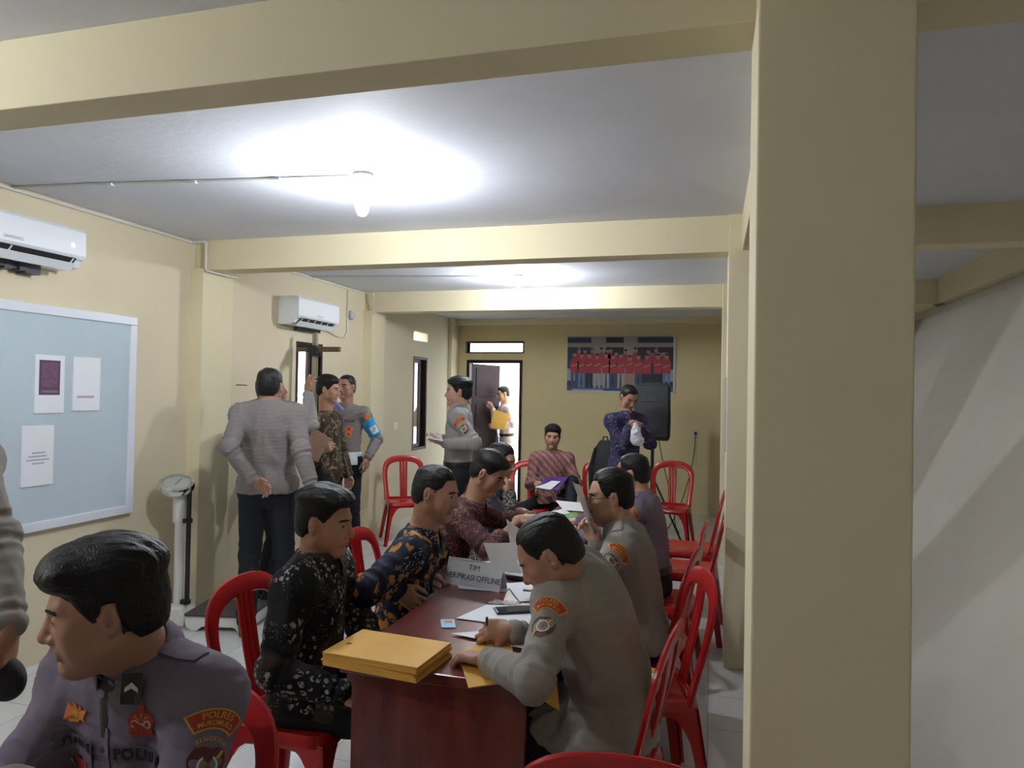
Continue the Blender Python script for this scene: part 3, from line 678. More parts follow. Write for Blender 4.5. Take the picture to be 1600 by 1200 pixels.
# black folder / binder behind
x, y = onz(832, 906, TZ)[:2]; t = empty('black_binder', (x, y, TZ+.002), math.radians(80))
MB().box(-.055, .055, -.12, .12, 0, .022).build('cover', mat('binder_black', (.012, .012, .02), .4), t, bevel=.006, world=False); MB().box(-.05, .052, -.115, .115, .005, .018).build('pages', paperm, t, world=False)
tag(t, 'black binder lying by the card sign near the writing officer face', 'binder')
x, y = onz(824, 925, TZ)[:2]; o = MB().box(x-.018, x+.018, y-.01, y+.01, TZ+.0045, TZ+.011).build('memory_stick', blackm, bevel=.002); tag(o, 'small black rectangular gadget lying on the curved white sheet', 'gadget')

# name sign: folded card, TIM / VERIFIKASI OFFLINE
A = onz(694, 911, TZ+.001); B = onz(780, 926, TZ+.001); ux = (B-A)/np.linalg.norm(B-A); L = np.linalg.norm(B-A); nrm = np.array([ux[1], -ux[0], 0]); hgt = .112; lean = .035
up = np.array([0, 0, 1.])
t = empty('desk_sign', tuple((A+B)/2)); t.location.z = TZ
P0, P1 = A, B; P2 = B-nrm*lean+up*hgt; P3 = A-nrm*lean+up*hgt; P4 = B-nrm*2*lean; P5 = A-nrm*2*lean
cardm = mat('sign_card', (.74, .76, .80), .45)
def slabq(name, q4, th, m, parent):
    q4 = [Vector(tuple(map(float, p))) for p in q4]; N = (q4[1]-q4[0]).cross(q4[3]-q4[0]).normalized(); mb = MB()
    mb.add([p for p in q4]+[p-N*th for p in q4], [(0, 1, 2, 3), (7, 6, 5, 4), (0, 4, 5, 1), (1, 5, 6, 2), (2, 6, 7, 3), (3, 7, 4, 0)]); o = mb.build(name, m); o.parent = parent; o.location = tuple(-c for c in parent.location); return o
slabq('front_card', [P0, P1, P2, P3], .002, cardm, t); slabq('rear_card', [P4, P5, P3, P2], .002, cardm, t)
fup = Vector(tuple(P3-P0)).normalized(); fx = Vector(tuple(ux)); mid = Vector(tuple((P0+P1+P2+P3)/4))
mb = MB(); text_flat(mb, 'TIM', .036, mid+fup*.024, fx, fup, .0008, 0); text_flat(mb, 'VERIFIKASI OFFLINE', .0335, mid-fup*.018, fx, fup, .0008, .0002, .95)
o = mb.build('lettering', mat('letter_grey', (.06, .065, .08), .6), t)
tag(t, 'white folded name sign reading TIM VERIFIKASI OFFLINE on the near desk', 'sign')

# envelopes on the empty chair
ex, ey = -.30, 2.90
for k in range(3):
    T = Matrix.Translation((ex, ey, .444+k*.006)) @ Matrix.Rotation(math.radians(82+k), 4, 'Z'); o = MB().box(-.16, .16, -.115, .115, 0, .0055, T).build('yellow_envelope', manila, bevel=.001)
    tag(o, ['lowest of the yellow envelopes on the empty chair', 'middle yellow envelope on the empty chair', 'top yellow envelope on the empty chair, with a white label'][k], 'envelope', 'yellow envelopes on the empty chair')
MB().box(.0, .10, -.10, .06, .0055, .0062, T).build('address_label', paperm, o)
# black backpack hung on the far chair
t = empty('backpack', (-1.13, 7.88, .30)); 
mb = MB(); V = []; F = []; nu, nv = 16, 10
for j in range(nv+1):
    v = j/nv; z = -.02+.72*v; s_ = math.sin(PI*min(1, .12+v*.62))**.5 if v < .999 else .35
    s_ = (1-abs(2*v-.9)**4*.55) if v < .97 else .35
    for i in range(nu):
        a = 2*PI*i/nu; c, q = math.cos(a), math.sin(a); V.append((.165*s_*math.copysign(abs(c)**.7, c), .10*s_*math.copysign(abs(q)**.7, q), z+.1))
for j in range(nv):
    for i in range(nu): F.append((j*nu+i, j*nu+(i+1) % nu, (j+1)*nu+(i+1) % nu, (j+1)*nu+i))
F += [tuple(range(nu))[::-1], tuple(nv*nu+i for i in range(nu))]
mb.add(V, F); mb.build('bag_body', mat('bag_black', (.010, .010, .013), .7, bump=.6, bscale=30), t, smooth=True, world=False)
MB().tube([(-.03, 0, .79), (-.02, 0, .84), (.02, 0, .84), (.03, 0, .79)], .008).build('grab_loop', MATS['bag_black'], t, world=False)
MB().tube([(-.10, -.08, .72), (-.15, -.15, .5), (-.14, -.13, .25), (-.1, -.1, .14)], .012).build('shoulder_strap', MATS['bag_black'], t, world=False)
tag(t, 'black backpack standing behind the far red chair by the patterned navy shirt', 'backpack')
# ------------------------------------------------------------------ implicit-surface modelling kit
f4 = np.float32
def V3(*a): return np.array(a if len(a) == 3 else a[0], dtype=float)
def unit(v): v = np.asarray(v, float); return v/max(1e-9, np.linalg.norm(v))
def smin(a, b, k):
    h = np.clip(.5+.5*(b-a)/k, 0, 1); return b*(1-h)+a*h-k*h*(1-h)
def smax(a, b, k): return -smin(-a, -b, k)
class Sdf:
    MARG = .11
    def __init__(s): s.p = []; s.post = []; s.cuts = []
    def _add(s, c, R, fn, k, op): s.p.append((np.array(c, f4), float(R), fn, k, op)); return s
    def cone(s, a, b, r1, r2, k=.02, op='u', ripple=None):
        a = V3(a).astype(f4); b = V3(b).astype(f4); ab = b-a; L2 = float(ab@ab)+1e-12
        def fn(P):
            q = P-a; t = np.clip(q@ab/L2, 0, 1); d = np.sqrt(((q-t[:, None]*ab)**2).sum(1)); r = r1+(r2-r1)*t
            if ripple is not None: r = r+ripple(t, P)
            return d-r
        return s._add((a+b)/2, math.sqrt(L2)/2+max(r1, r2), fn, k, op)
    def ell(s, c, r, Rm=None, k=.02, op='u'):
        c = V3(c).astype(f4); r = np.array(r, f4); Rm = None if Rm is None else np.asarray(Rm, f4)
        def fn(P):
            q = P-c
            if Rm is not None: q = q@Rm      # columns of Rm are the local axes
            k0 = np.sqrt(((q/r)**2).sum(1)); k1 = np.sqrt(((q/(r*r))**2).sum(1))+1e-9
            return k0*(k0-1)/k1
        return s._add(c, float(max(r)), fn, k, op)
    def box(s, c, h, Rm=None, rad=.005, k=.01, op='u'):
        c = V3(c).astype(f4); h = np.array(h, f4)-rad; Rm = None if Rm is None else np.asarray(Rm, f4)
        def fn(P):
            q = P-c
            if Rm is not None: q = q@Rm
            q = np.abs(q)-h; return np.sqrt((np.maximum(q, 0)**2).sum(1))+np.minimum(q.max(1), 0)-rad
        return s._add(c, float(np.linalg.norm(h))+rad, fn, k, op)
    def func(s, c, R, fn, k=.01, op='u'): return s._add(c, R, fn, k, op)
    def plane(s, p, n, k=.004):
        """keep the side n points away from"""
        s.cuts.append((V3(p).astype(f4), unit(n).astype(f4), k)); return s
    def __call__(s, P):
        P = np.ascontiguousarray(P, dtype=f4); D = np.full(len(P), .5, f4)
        for c, R, fn, k, op in s.p:
            m = ((P-c)**2).sum(1) < (R+s.MARG)**2
            ix = np.nonzero(m)[0]
            if len(ix) == 0: continue
            v = fn(P[ix])
            if op == 'u': D[ix] = smin(D[ix], v, k)
            elif op == 's': D[ix] = smax(D[ix], -v, k)
            else: D[ix] = smax(D[ix], v, k)
        for f in s.post: D = f(P, D)
        for p, n, k in s.cuts: D = smax(D, (P-p)@n, k)
        return D
def isosurf(fn, lo, hi, h, B=8):
    lo = np.array(lo, float); hi = np.array(hi, float); S = B*h; nb = np.maximum(1, np.ceil((hi-lo)/S)).astype(int)
    I = np.stack(np.meshgrid(*[np.arange(n) for n in nb], indexing='ij'), -1).reshape(-1, 3)
    C = lo+(I+.5)*S; d = np.concatenate([fn(C[i:i+200000]) for i in range(0, len(C), 200000)])
    I = I[np.abs(d) < S*.866*1.35+.006]
    if len(I) == 0: return np.zeros((0, 3)), np.zeros((0, 4), int)
    g = np.stack(np.meshgrid(*[np.arange(B+1)]*3, indexing='ij'), -1).reshape(-1, 3)
    G = nb*B+2; vk = []; vp = []; qs = []
    CH = max(1, 500000//len(g))
    E = [((0, 0, 0), (1, 0, 0)), ((0, 1, 0), (1, 1, 0)), ((0, 0, 1), (1, 0, 1)), ((0, 1, 1), (1, 1, 1)), ((0, 0, 0), (0, 1, 0)), ((1, 0, 0), (1, 1, 0)), ((0, 0, 1), (0, 1, 1)), ((1, 0, 1), (1, 1, 1)), ((0, 0, 0), (0, 0, 1)), ((1, 0, 0), (1, 0, 1)), ((0, 1, 0), (0, 1, 1)), ((1, 1, 0), (1, 1, 1))]
    key = lambda A: (A[..., 0].astype(np.int64)*int(G[1])+A[..., 1])*int(G[2])+A[..., 2]
    for s0 in range(0, len(I), CH):
        J = I[s0:s0+CH]; gi = (J[:, None, :]*B+g[None]).reshape(-1, 3)
        v = fn(lo+gi*h).reshape(len(J), B+1, B+1, B+1); ins = v < 0
        c8 = [ins[:, a:B+a, b:B+b, c:B+c] for a in (0, 1) for b in (0, 1) for c in (0, 1)]
        cnt = sum(x.astype(np.int8) for x in c8); n, i, j, k = np.nonzero((cnt > 0) & (cnt < 8))
        if len(n) == 0: continue
        acc = np.zeros((len(n), 3)); num = np.zeros(len(n))
        for a, b in E:
            va = v[n, i+a[0], j+a[1], k+a[2]]; vb = v[n, i+b[0], j+b[1], k+b[2]]; m = (va < 0) != (vb < 0)
            t = np.where(m, va/(va-vb+1e-12), 0); p = np.array(a)+t[:, None]*(np.array(b)-np.array(a)); acc += p*m[:, None]; num += m
        p = acc/num[:, None]; cell = J[n]*B+np.stack([i, j, k], 1); vk.append(key(cell)); vp.append(lo+(cell+p)*h)
        for ax in range(3):
            sl0 = [slice(None), slice(0, B), slice(0, B), slice(0, B)]; sl1 = list(sl0); sl1[ax+1] = slice(1, B+1)
            A_ = ins[tuple(sl0)]; B_ = ins[tuple(sl1)]; n2, i2, j2, k2 = np.nonzero(A_ != B_)
            c = J[n2]*B+np.stack([i2, j2, k2], 1); u, w_ = (ax+1) % 3, (ax+2) % 3
            du = np.zeros(3, int); du[u] = 1; dw = np.zeros(3, int); dw[w_] = 1
            q = np.stack([key(c-du-dw), key(c-dw), key(c), key(c-du)], 1)
            fl = ~A_[n2, i2, j2, k2]; q[fl] = q[fl][:, ::-1]; ok = (c[:, u] > 0) & (c[:, w_] > 0); qs.append(q[ok])
    if not vk: return np.zeros((0, 3)), np.zeros((0, 4), int)
    K = np.concatenate(vk); Pp = np.concatenate(vp); o = np.argsort(K, kind='stable'); K = K[o]; Pp = Pp[o]
    Q = np.concatenate(qs); ix = np.searchsorted(K, Q); ix = np.clip(ix, 0, len(K)-1); ok = (K[ix] == Q).all(1); F = ix[ok]
    used = np.zeros(len(K), bool); used[F] = True; re = np.cumsum(used)-1
    return Pp[used], re[F]
def bounds(sdf, pad=.03, only=None):
    lo = np.min([c-R for c, R, *_ in sdf.p if _[2] == 'u'], 0)-pad; hi = np.max([c+R for c, R, *_ in sdf.p if _[2] == 'u'], 0)+pad
    return lo, hi
def npobj(name, V, F, mats, parent=None, fmi=None):
    me = bpy.data.meshes.new(name); nv, nf = len(V), len(F)
    me.vertices.add(nv); me.vertices.foreach_set('co', V.astype(f4).ravel())
    me.loops.add(nf*4); me.loops.foreach_set('vertex_index', F.astype(np.int32).ravel())
    me.polygons.add(nf); me.polygons.foreach_set('loop_start', np.arange(0, nf*4, 4, dtype=np.int32))
    me.polygons.foreach_set('use_smooth', np.ones(nf, bool))
    for m in mats: me.materials.append(m)
    if fmi is not None: me.polygons.foreach_set('material_index', fmi.astype(np.int32))
    me.update(calc_edges=True); me.validate()
    o = bpy.data.objects.new(name, me); COL.objects.link(o)
    if parent is not None: o.parent = parent; o.location = tuple(-c for c in parent.location)
    return o
def surf(name, sdf, h, m, parent, lo=None, hi=None, sm=0):
    a, b = bounds(sdf); lo = a if lo is None else lo; hi = b if hi is None else hi
    V, F = isosurf(sdf, lo, hi, h)
    if len(F) == 0: return None
    return npobj(name, V, F, m if isinstance(m, list) else [m], parent)
def rot(axis, deg):
    a = unit(axis); t = math.radians(deg); K = np.array([[0, -a[2], a[1]], [a[2], 0, -a[0]], [-a[1], a[0], 0]]); return np.eye(3)+math.sin(t)*K+(1-math.cos(t))*K@K
def frame(yaw, pitch=0, roll=0):
    """columns = right, forward, up; yaw 0 faces +X, 90 faces +Y (deg); pitch up +, roll to the right +"""
    y = math.radians(yaw); f = V3(math.cos(y), math.sin(y), 0); r = V3(math.sin(y), -math.cos(y), 0); u = V3(0, 0, 1)
    M_ = np.stack([r, f, u], 1); Rp = rot([1, 0, 0], pitch); Rr = rot([0, 1, 0], roll)
    return M_@Rp@Rr
def noise3(P, s, seed):
    r = np.random.RandomState(seed); v = np.zeros(len(P), f4); q = P*s
    for i in range(4):
        a = r.normal(size=3).astype(f4)*1.6; b = r.normal(size=3).astype(f4)*1.6; v += np.sin(q@a+1.3*np.sin(q@b+r.rand()*6)+r.rand()*6)
    return v/4
def decal(name, V2, F, m, parent, org, n, up, sdf, off=.0012, th=0, start=.05, bend=0):
    """press flat artwork (metres, around org, facing n) onto an implicit surface"""
    n = unit(n); up = unit(np.array(up)-n*(np.array(up)@n)); ux = np.cross(up, n)
    V2 = np.asarray(V2, float); P = V3(org)+V2[:, :1]*ux+V2[:, 1:2]*up+n*start
    t = np.zeros(len(P))
    for _ in range(40):
        d = sdf(P-n*t[:, None]); t += np.clip(d-off, -.02, .02)*.7
    Q = P-n*t[:, None]
    if th:
        k = len(Q); Vv = np.concatenate([Q, Q+n*th]); FF = [tuple(np.array(f)+k) for f in F]
        from collections import Counter
        ed = {}
        for f in F:
            for a, b in zip(f, list(f[1:])+[f[0]]): ed[(a, b)] = 1
        for (a, b) in ed:
            if (b, a) not in ed: FF.append((a, b, b+k, a+k))
    else: Vv, FF = Q, F
    mb = MB(); mb.add(Vv, FF); me_o = mb.build(name, m, parent); return me_o
def gridpoly(w, h, nx=6, ny=6, shape=None):
    V = []; F = []
    for j in range(ny+1):
        for i in range(nx+1):
            u, v = i/nx*2-1, j/ny*2-1
            if shape: u, v = shape(u, v)
            V.append((u*w/2, v*h/2))
    for j in range(ny):
        for i in range(nx): a = j*(nx+1)+i; F.append((a, a+1, a+nx+2, a+nx+1))
    return np.array(V), F
# ------------------------------------------------------------------ people
def skinmat(name, c):
    m = mat(name, c, .48, spec=.35, bump=.12, bscale=220, bdist=.0006, var=.10, vscale=14); return m
SK1 = skinmat('skin_tan', (.42, .225, .145)); SK2 = skinmat('skin_brown', (.34, .18, .115)); SK3 = skinmat('skin_light_tan', (.49, .28, .19))
LIP = mat('lips', (.33, .165, .125), .45); 
def hairmat():
    m = bpy.data.materials.new('black_hair'); m.use_nodes = True; nt = m.node_tree; b = nt.nodes['Principled BSDF']
    b.inputs['Base Color'].default_value = (.006, .0055, .006, 1); b.inputs['Roughness'].default_value = .46; b.inputs['Specular IOR Level'].default_value = .28
    tc = nt.nodes.new('ShaderNodeTexCoord'); mp = nt.nodes.new('ShaderNodeMapping'); mp.inputs['Scale'].default_value = (300, 300, 60)
    n = nt.nodes.new('ShaderNodeTexNoise'); n.inputs['Scale'].default_value = 1; n.inputs['Detail'].default_value = 3
    bp = nt.nodes.new('ShaderNodeBump'); bp.inputs['Strength'].default_value = .7; bp.inputs['Distance'].default_value = .003
    nt.links.new(tc.outputs['Object'], mp.inputs[0]); nt.links.new(mp.outputs[0], n.inputs[0]); nt.links.new(n.outputs[0], bp.inputs['Height']); nt.links.new(bp.outputs[0], b.inputs['Normal'])
    return m
HAIR = hairmat(); FADE = mat('cropped_hair', (.035, .024, .02), .75, bump=.5, bscale=400)
EYEW = mat('eye_white', (.62, .60, .57), .2); IRIS = mat('eye_iris', (.015, .008, .006), .08)
def cloth(name, c, rough=.8, var=.06, bump=.25, vs=6):
    return mat(name, c, rough, spec=.25, bump=bump, bscale=260, var=var, vscale=vs, bdist=.0008)
UNI = cloth('uniform_grey_brown', (.27, .245, .225)); UNP = cloth('uniform_purple_grey', (.18, .148, .198)); UND = cloth('uniform_dark_grey', (.20, .175, .17)); UNL = cloth('uniform_lightened_grey', (.30, .285, .28))
BLK = cloth('black_trousers', (.012, .013, .018)); SHOE = mat('black_shoe', (.01, .01, .01), .25)
def batik(name, base, cols, kind):
    m = bpy.data.materials.new(name); m.use_nodes = True; nt = m.node_tree; b = nt.nodes['Principled BSDF']; N = nt.nodes.new; Lk = nt.links.new
    b.inputs['Roughness'].default_value = .75; b.inputs['Specular IOR Level'].default_value = .25
    tc = N('ShaderNodeTexCoord'); dn = N('ShaderNodeTexNoise'); dn.inputs['Scale'].default_value = 7; dn.inputs['Detail'].default_value = 2; Lk(tc.outputs['Object'], dn.inputs['Vector'])
    mxv = N('ShaderNodeMixRGB'); mxv.blend_type = 'ADD'; mxv.inputs[0].default_value = .12; Lk(tc.outputs['Object'], mxv.inputs[1]); Lk(dn.outputs['Color'], mxv.inputs[2])
    cur = None
    def ramp(src, p0, c0, p1, c1, const=False):
        r = N('ShaderNodeValToRGB'); r.color_ramp.elements[0].position = p0; r.color_ramp.elements[0].color = (*c0, 1); r.color_ramp.elements[1].position = p1; r.color_ramp.elements[1].color = (*c1, 1); Lk(src, r.inputs[0]); return r.outputs[0]
    def mix(fac, a, c):
        x = N('ShaderNodeMixRGB'); Lk(fac, x.inputs[0])
        if isinstance(a, tuple): x.inputs[1].default_value = (*a, 1)
        else: Lk(a, x.inputs[1])
        if isinstance(c, tuple): x.inputs[2].default_value = (*c, 1)
        else: Lk(c, x.inputs[2])
        return x.outputs[0]
    W_, B_ = (1, 1, 1), (0, 0, 0)
    def vor(sc_, feat='F1', vec=None, rnd=1.0):
        v = N('ShaderNodeTexVoronoi'); v.inputs['Scale'].default_value = sc_; v.feature = feat; v.inputs['Randomness'].default_value = rnd; Lk(vec if vec is not None else mxv.outputs[0], v.inputs['Vector']); return v
    def noi(sc_, det=3):
        v = N('ShaderNodeTexNoise'); v.inputs['Scale'].default_value = sc_; v.inputs['Detail'].default_value = det; Lk(tc.outputs['Object'], v.inputs['Vector']); return v.outputs[0]
    def mulf(a, c):
        x = N('ShaderNodeMixRGB'); x.blend_type = 'MULTIPLY'; x.inputs[0].default_value = 1; Lk(a, x.inputs[1]); Lk(c, x.inputs[2]); return x.outputs[0]
    if kind == 'flecks':      # black ground, brown clouds, clusters of pale flecks
        cur = mix(ramp(noi(4.5, 1), .52, B_, .56, W_), base, cols[1])
        fl = vor(46, vec=tc.outputs['Object']); fm = mulf(ramp(fl.outputs['Distance'], .40, W_, .45, B_), ramp(noi(70, 1), .44, B_, .48, W_)); reg = ramp(noi(7, 1), .54, B_, .58, W_)
        cur = mix(mulf(fm, reg), cur, cols[0])
        cur = mix(mulf(ramp(vor(110).outputs['Distance'], .22, W_, .28, B_), ramp(noi(11, 1), .55, B_, .6, W_)), cur, tuple(c*.5 for c in cols[0]))
    elif kind == 'flowers':   # navy ground, gold leaves, white dots
        v = vor(15); pet = ramp(v.outputs['Distance'], .40, W_, .46, B_)
        reg = ramp(noi(5.5, 3), .42, B_, .46, W_)
        leaf = ramp(noi(30, 2), .43, B_, .47, W_)
        cur = mix(mulf(mulf(pet, reg), leaf), base, cols[0])
        cur = mix(mulf(mulf(ramp(vor(38).outputs['Distance'], .2, W_, .3, B_), reg), pet), cur, cols[1])
        dots = ramp(vor(85, rnd=.5).outputs['Distance'], .30, W_, .36, B_); cur = mix(mulf(dots, ramp(noi(9, 0), .56, B_, .59, W_)), cur, cols[2])
    elif kind == 'swirl':     # fine light scrolls on a dark ground
        wv = N('ShaderNodeTexWave'); wv.wave_type = 'RINGS'; wv.inputs['Scale'].default_value = 9; wv.inputs['Distortion'].default_value = 14; wv.inputs['Detail'].default_value = 2; wv.inputs['Detail Scale'].default_value = 3; Lk(mxv.outputs[0], wv.inputs['Vector'])
        cur = mix(mulf(ramp(wv.outputs[0], .70, B_, .78, W_), ramp(noi(10, 1), .42, B_, .5, W_)), base, cols[0])
        cur = mix(mulf(ramp(vor(75).outputs['Distance'], .2, W_, .26, B_), ramp(noi(6, 1), .5, B_, .55, W_)), cur, cols[1])
    elif kind == 'camo':      # olive-brown wavy patches
        wv = N('ShaderNodeTexWave'); wv.inputs['Scale'].default_value = 7; wv.inputs['Distortion'].default_value = 11; wv.inputs['Detail'].default_value = 2; wv.inputs['Detail Scale'].default_value = 2; Lk(mxv.outputs[0], wv.inputs['Vector'])
        cur = mix(ramp(wv.outputs[0], .55, B_, .62, W_), base, cols[0]); cur = mix(ramp(wv.outputs[0], .90, B_, .94, W_), cur, cols[1]); cur = mix(ramp(noi(9, 1), .56, B_, .6, W_), cur, base)
    elif kind == 'grid':      # slanting lattice
        w1 = N('ShaderNodeTexWave'); w1.inputs['Scale'].default_value = 7; w1.bands_direction = 'DIAGONAL'; w1.inputs['Distortion'].default_value = .6; Lk(tc.outputs['Object'], w1.inputs['Vector'])
        cur = mix(ramp(w1.outputs[0], .4, B_, .6, W_), base, cols[0]); cur = mix(ramp(vor(48, rnd=.3).outputs['Distance'], .25, W_, .4, B_), cur, cols[1])
    elif kind == 'ikat':
        cur = mix(ramp(vor(34, rnd=.25).outputs['Distance'], .22, W_, .34, B_), base, cols[0]); cur = mix(ramp(noi(45, 1), .6, B_, .66, W_), cur, cols[1])
    Lk(cur, b.inputs['Base Color']); return m
BAT = {
 'black': batik('black_fleck_batik', (.006, .006, .008), [(.30, .29, .26), (.045, .034, .03)], 'flecks'),
 'gold': batik('navy_gold_batik', (.008, .011, .028), [(.42, .20, .045), (.16, .06, .02), (.42, .40, .36)], 'flowers'),
 'maroon': batik('maroon_scroll_batik', (.055, .018, .022), [(.17, .085, .075), (.22, .13, .12)], 'swirl'),
 'olive': batik('olive_wave_batik', (.040, .027, .016), [(.075, .052, .03), (.22, .175, .10)], 'camo'),
 'pink': batik('pink_lattice_batik', (.20, .085, .085), [(.34, .18, .165), (.15, .06, .065)], 'grid'),
 'navy': batik('navy_ikat_batik', (.025, .022, .06), [(.075, .05, .11), (.13, .11, .17)], 'ikat'),
 'brownp': batik('dark_scroll_batik', (.02, .02, .028), [(.22, .20, .17), (.12, .11, .10)], 'swirl'),
}

def head_sdf(S, H, s, neck=None, young=1.0):
    """adds the head to S; H = (origin, 3x3 frame); returns"""
    O, R = H
    def L(x, y, z): return O+R@(np.array([x, y, z])*s)
    S.ell(L(0, -.014, .040), np.array([.075, .096, .080])*s, R, .01)
    S.ell(L(0, .022, -.010), np.array([.062, .070, .088])*s, R, .03*s)
    S.cone(L(0, .058, -.092), L(.052, -.002, -.050), .020*s, .019*s, .028*s); S.cone(L(0, .058, -.092), L(-.052, -.002, -.050), .020*s, .019*s, .028*s)
    S.cone(L(.045, -.01, -.045), L(.060, -.012, .01), .018*s, .02*s, .02*s); S.cone(L(-.045, -.01, -.045), L(-.060, -.012, .01), .018*s, .02*s, .02*s)
    for q in (-1, 1):
        S.ell(L(q*.043, .054, -.012), np.array([.023, .019, .020])*s, R, .026*s); S.ell(L(q*.037, .046, -.046), np.array([.022, .022, .028])*s, R, .024*s)
        S.cone(L(q*.012, .079, .031), L(q*.044, .066, .034), .010*s, .009*s, .014*s)
        S.ell(L(q*.033, .096, .011), np.array([.020, .020, .0125])*s, R, .012*s, 's')
        S.ell(L(q*.0315, .0675, .0105), np.array([.0190, .0178, .0145])*s, R, .004*s)
        S.ell(L(q*.0315, .0855, .0093), np.array([.0150, .0120, .0052])*s, R, .0015*s, 's')
        S.ell(L(q*.015, .088, -.028), np.array([.0105, .0125, .0095])*s, R, .006*s)
        S.ell(L(q*.007, .094, -.0375), np.array([.0042, .0065, .0040])*s, R, .003*s, 's')
        # ear
        Re = R@rot([0, 0, 1], q*-22)@rot([1, 0, 0], -8)
        S.ell(L(q*.079, -.016, .003), np.array([.0075, .0165, .027])*s, Re, .006*s)
        S.ell(L(q*.0755, -.012, -.021), np.array([.0065, .009, .011])*s, Re, .006*s)
        S.ell(L(q*.0865, -.0135, .006), np.array([.0055, .0115, .0185])*s, Re, .003*s, 's')
        S.ell(L(q*.081, -.0205, .006), np.array([.0045, .0055, .0125])*s, Re, .004*s)
        S.ell(L(q*.082, -.006, -.006), np.array([.0035, .0035, .0060])*s, Re, .004*s)
        S.ell(L(q*.084, -.010, -.004), np.array([.0045, .0045, .0055])*s, Re, .002*s, 's')
    S.cone(L(0, .080, .028), L(0, .1035, -.020), .0075*s, .0115*s, .012*s)
    S.ell(L(0, .1035, -.024), np.array([.0115, .0115, .0105])*s, R, .008*s)
    S.ell(L(0, .077, -.050), np.array([.028, .016, .020])*s, R, .016*s)
    S.cone(L(-.021, .0815, -.0520), L(0, .0905, -.0495), .0050*s, .0070*s, .007*s); S.cone(L(.021, .0815, -.0520), L(0, .0905, -.0495), .0052*s, .0068*s, .007*s)
    S.cone(L(-.016, .0825, -.0630), L(.016, .0825, -.0630), .0070*s, .0070*s, .007*s)
    S.ell(L(0, .0965, -.0568), np.array([.027, .0090, .0016])*s, R, .002*s, 's')
    S.ell(L(0, .089, -.0745), np.array([.018, .007, .0045])*s, R, .008*s, 's')
    S.ell(L(0, .071, -.090), np.array([.021, .018, .017])*s, R, .014*s)
    return L

def hair_sdf(H, s, style):
    O, R = H; S = Sdf(); top, side, quiff = style.get('top', .022), style.get('side', .006), style.get('quiff', 0)
    hl = style.get('line', .072); seed = style.get('seed', 1)
    O4 = O.astype(f4); R4 = R.astype(f4)
    def fn(P):
        q = (P-O4)@R4/s; x, y, z = q[:, 0], q[:, 1], q[:, 2]
        c = np.array([0, -.014, .040], f4); r = np.array([.075, .096, .080], f4); e = (q-c)
        k0 = np.sqrt(((e/r)**2).sum(1)); k1 = np.sqrt(((e/(r*r))**2).sum(1))+1e-9; d0 = k0*(k0-1)/k1
        # lower back of the skull, so hair follows to the nape
        e2 = q-np.array([0, -.045, -.015], f4); r2 = np.array([.062, .060, .062], f4); a0 = np.sqrt(((e2/r2)**2).sum(1)); a1 = np.sqrt(((e2/(r2*r2))**2).sum(1))+1e-9; d1 = a0*(a0-1)/a1
        d = smin(d0, d1, .03)
        up = np.clip((z-.042)/.062, 0, 1); up = up*up*(3-2*up)
        th = side+(top-side)*up
        if quiff: th = th+quiff*np.exp(-((y-.068)/.035)**2-((z-.105)/.035)**2)
        tex = noise3(q*np.array([1, .35, .6], f4), 170, seed)*.0016+noise3(q*np.array([1, .3, .8], f4), 60, seed+3)*.003*up
        th = th+tex
        # hair line: front of the face, temples, around the ears, nape
        xa = np.abs(x)
        zl = np.where(y > .02, hl-.10*np.clip((y-.06), -1, 0)*0+(.045*np.clip((xa-.040)/.03, 0, 1)*-1), 0)
        front = hl-.030*np.clip((xa-.038)/.025, 0, 1)**2                     # at the forehead
        line = np.where(y > .045, front, np.where(y > .012, front+(y-.045)/(.033)*(front+.015), -.010+(y-.012)*.1))
        line = np.where(y < -.003, np.where(y > -.028, .030, -.010-(np.clip(-.028-y, 0, .03))*1.5), line)
        fr = np.clip((y-.02)/.04, 0, 1); wid = .012+.030*fr*(0.55 if quiff else 1.0)
        side_fade = np.clip((z-line)/wid, -1.5, 1); side_fade = np.where(side_fade > 0, np.sqrt(np.maximum(side_fade, 1e-6))*1.0, side_fade)
        th = np.where(side_fade < 1, th*np.clip(side_fade, -1, 1)-.004*(side_fade < 0), th)
        return (d-th)*s*.8
    S.func(O+R@V3(0, -.01, .04)*s, .16*s, fn, .001)
    return S

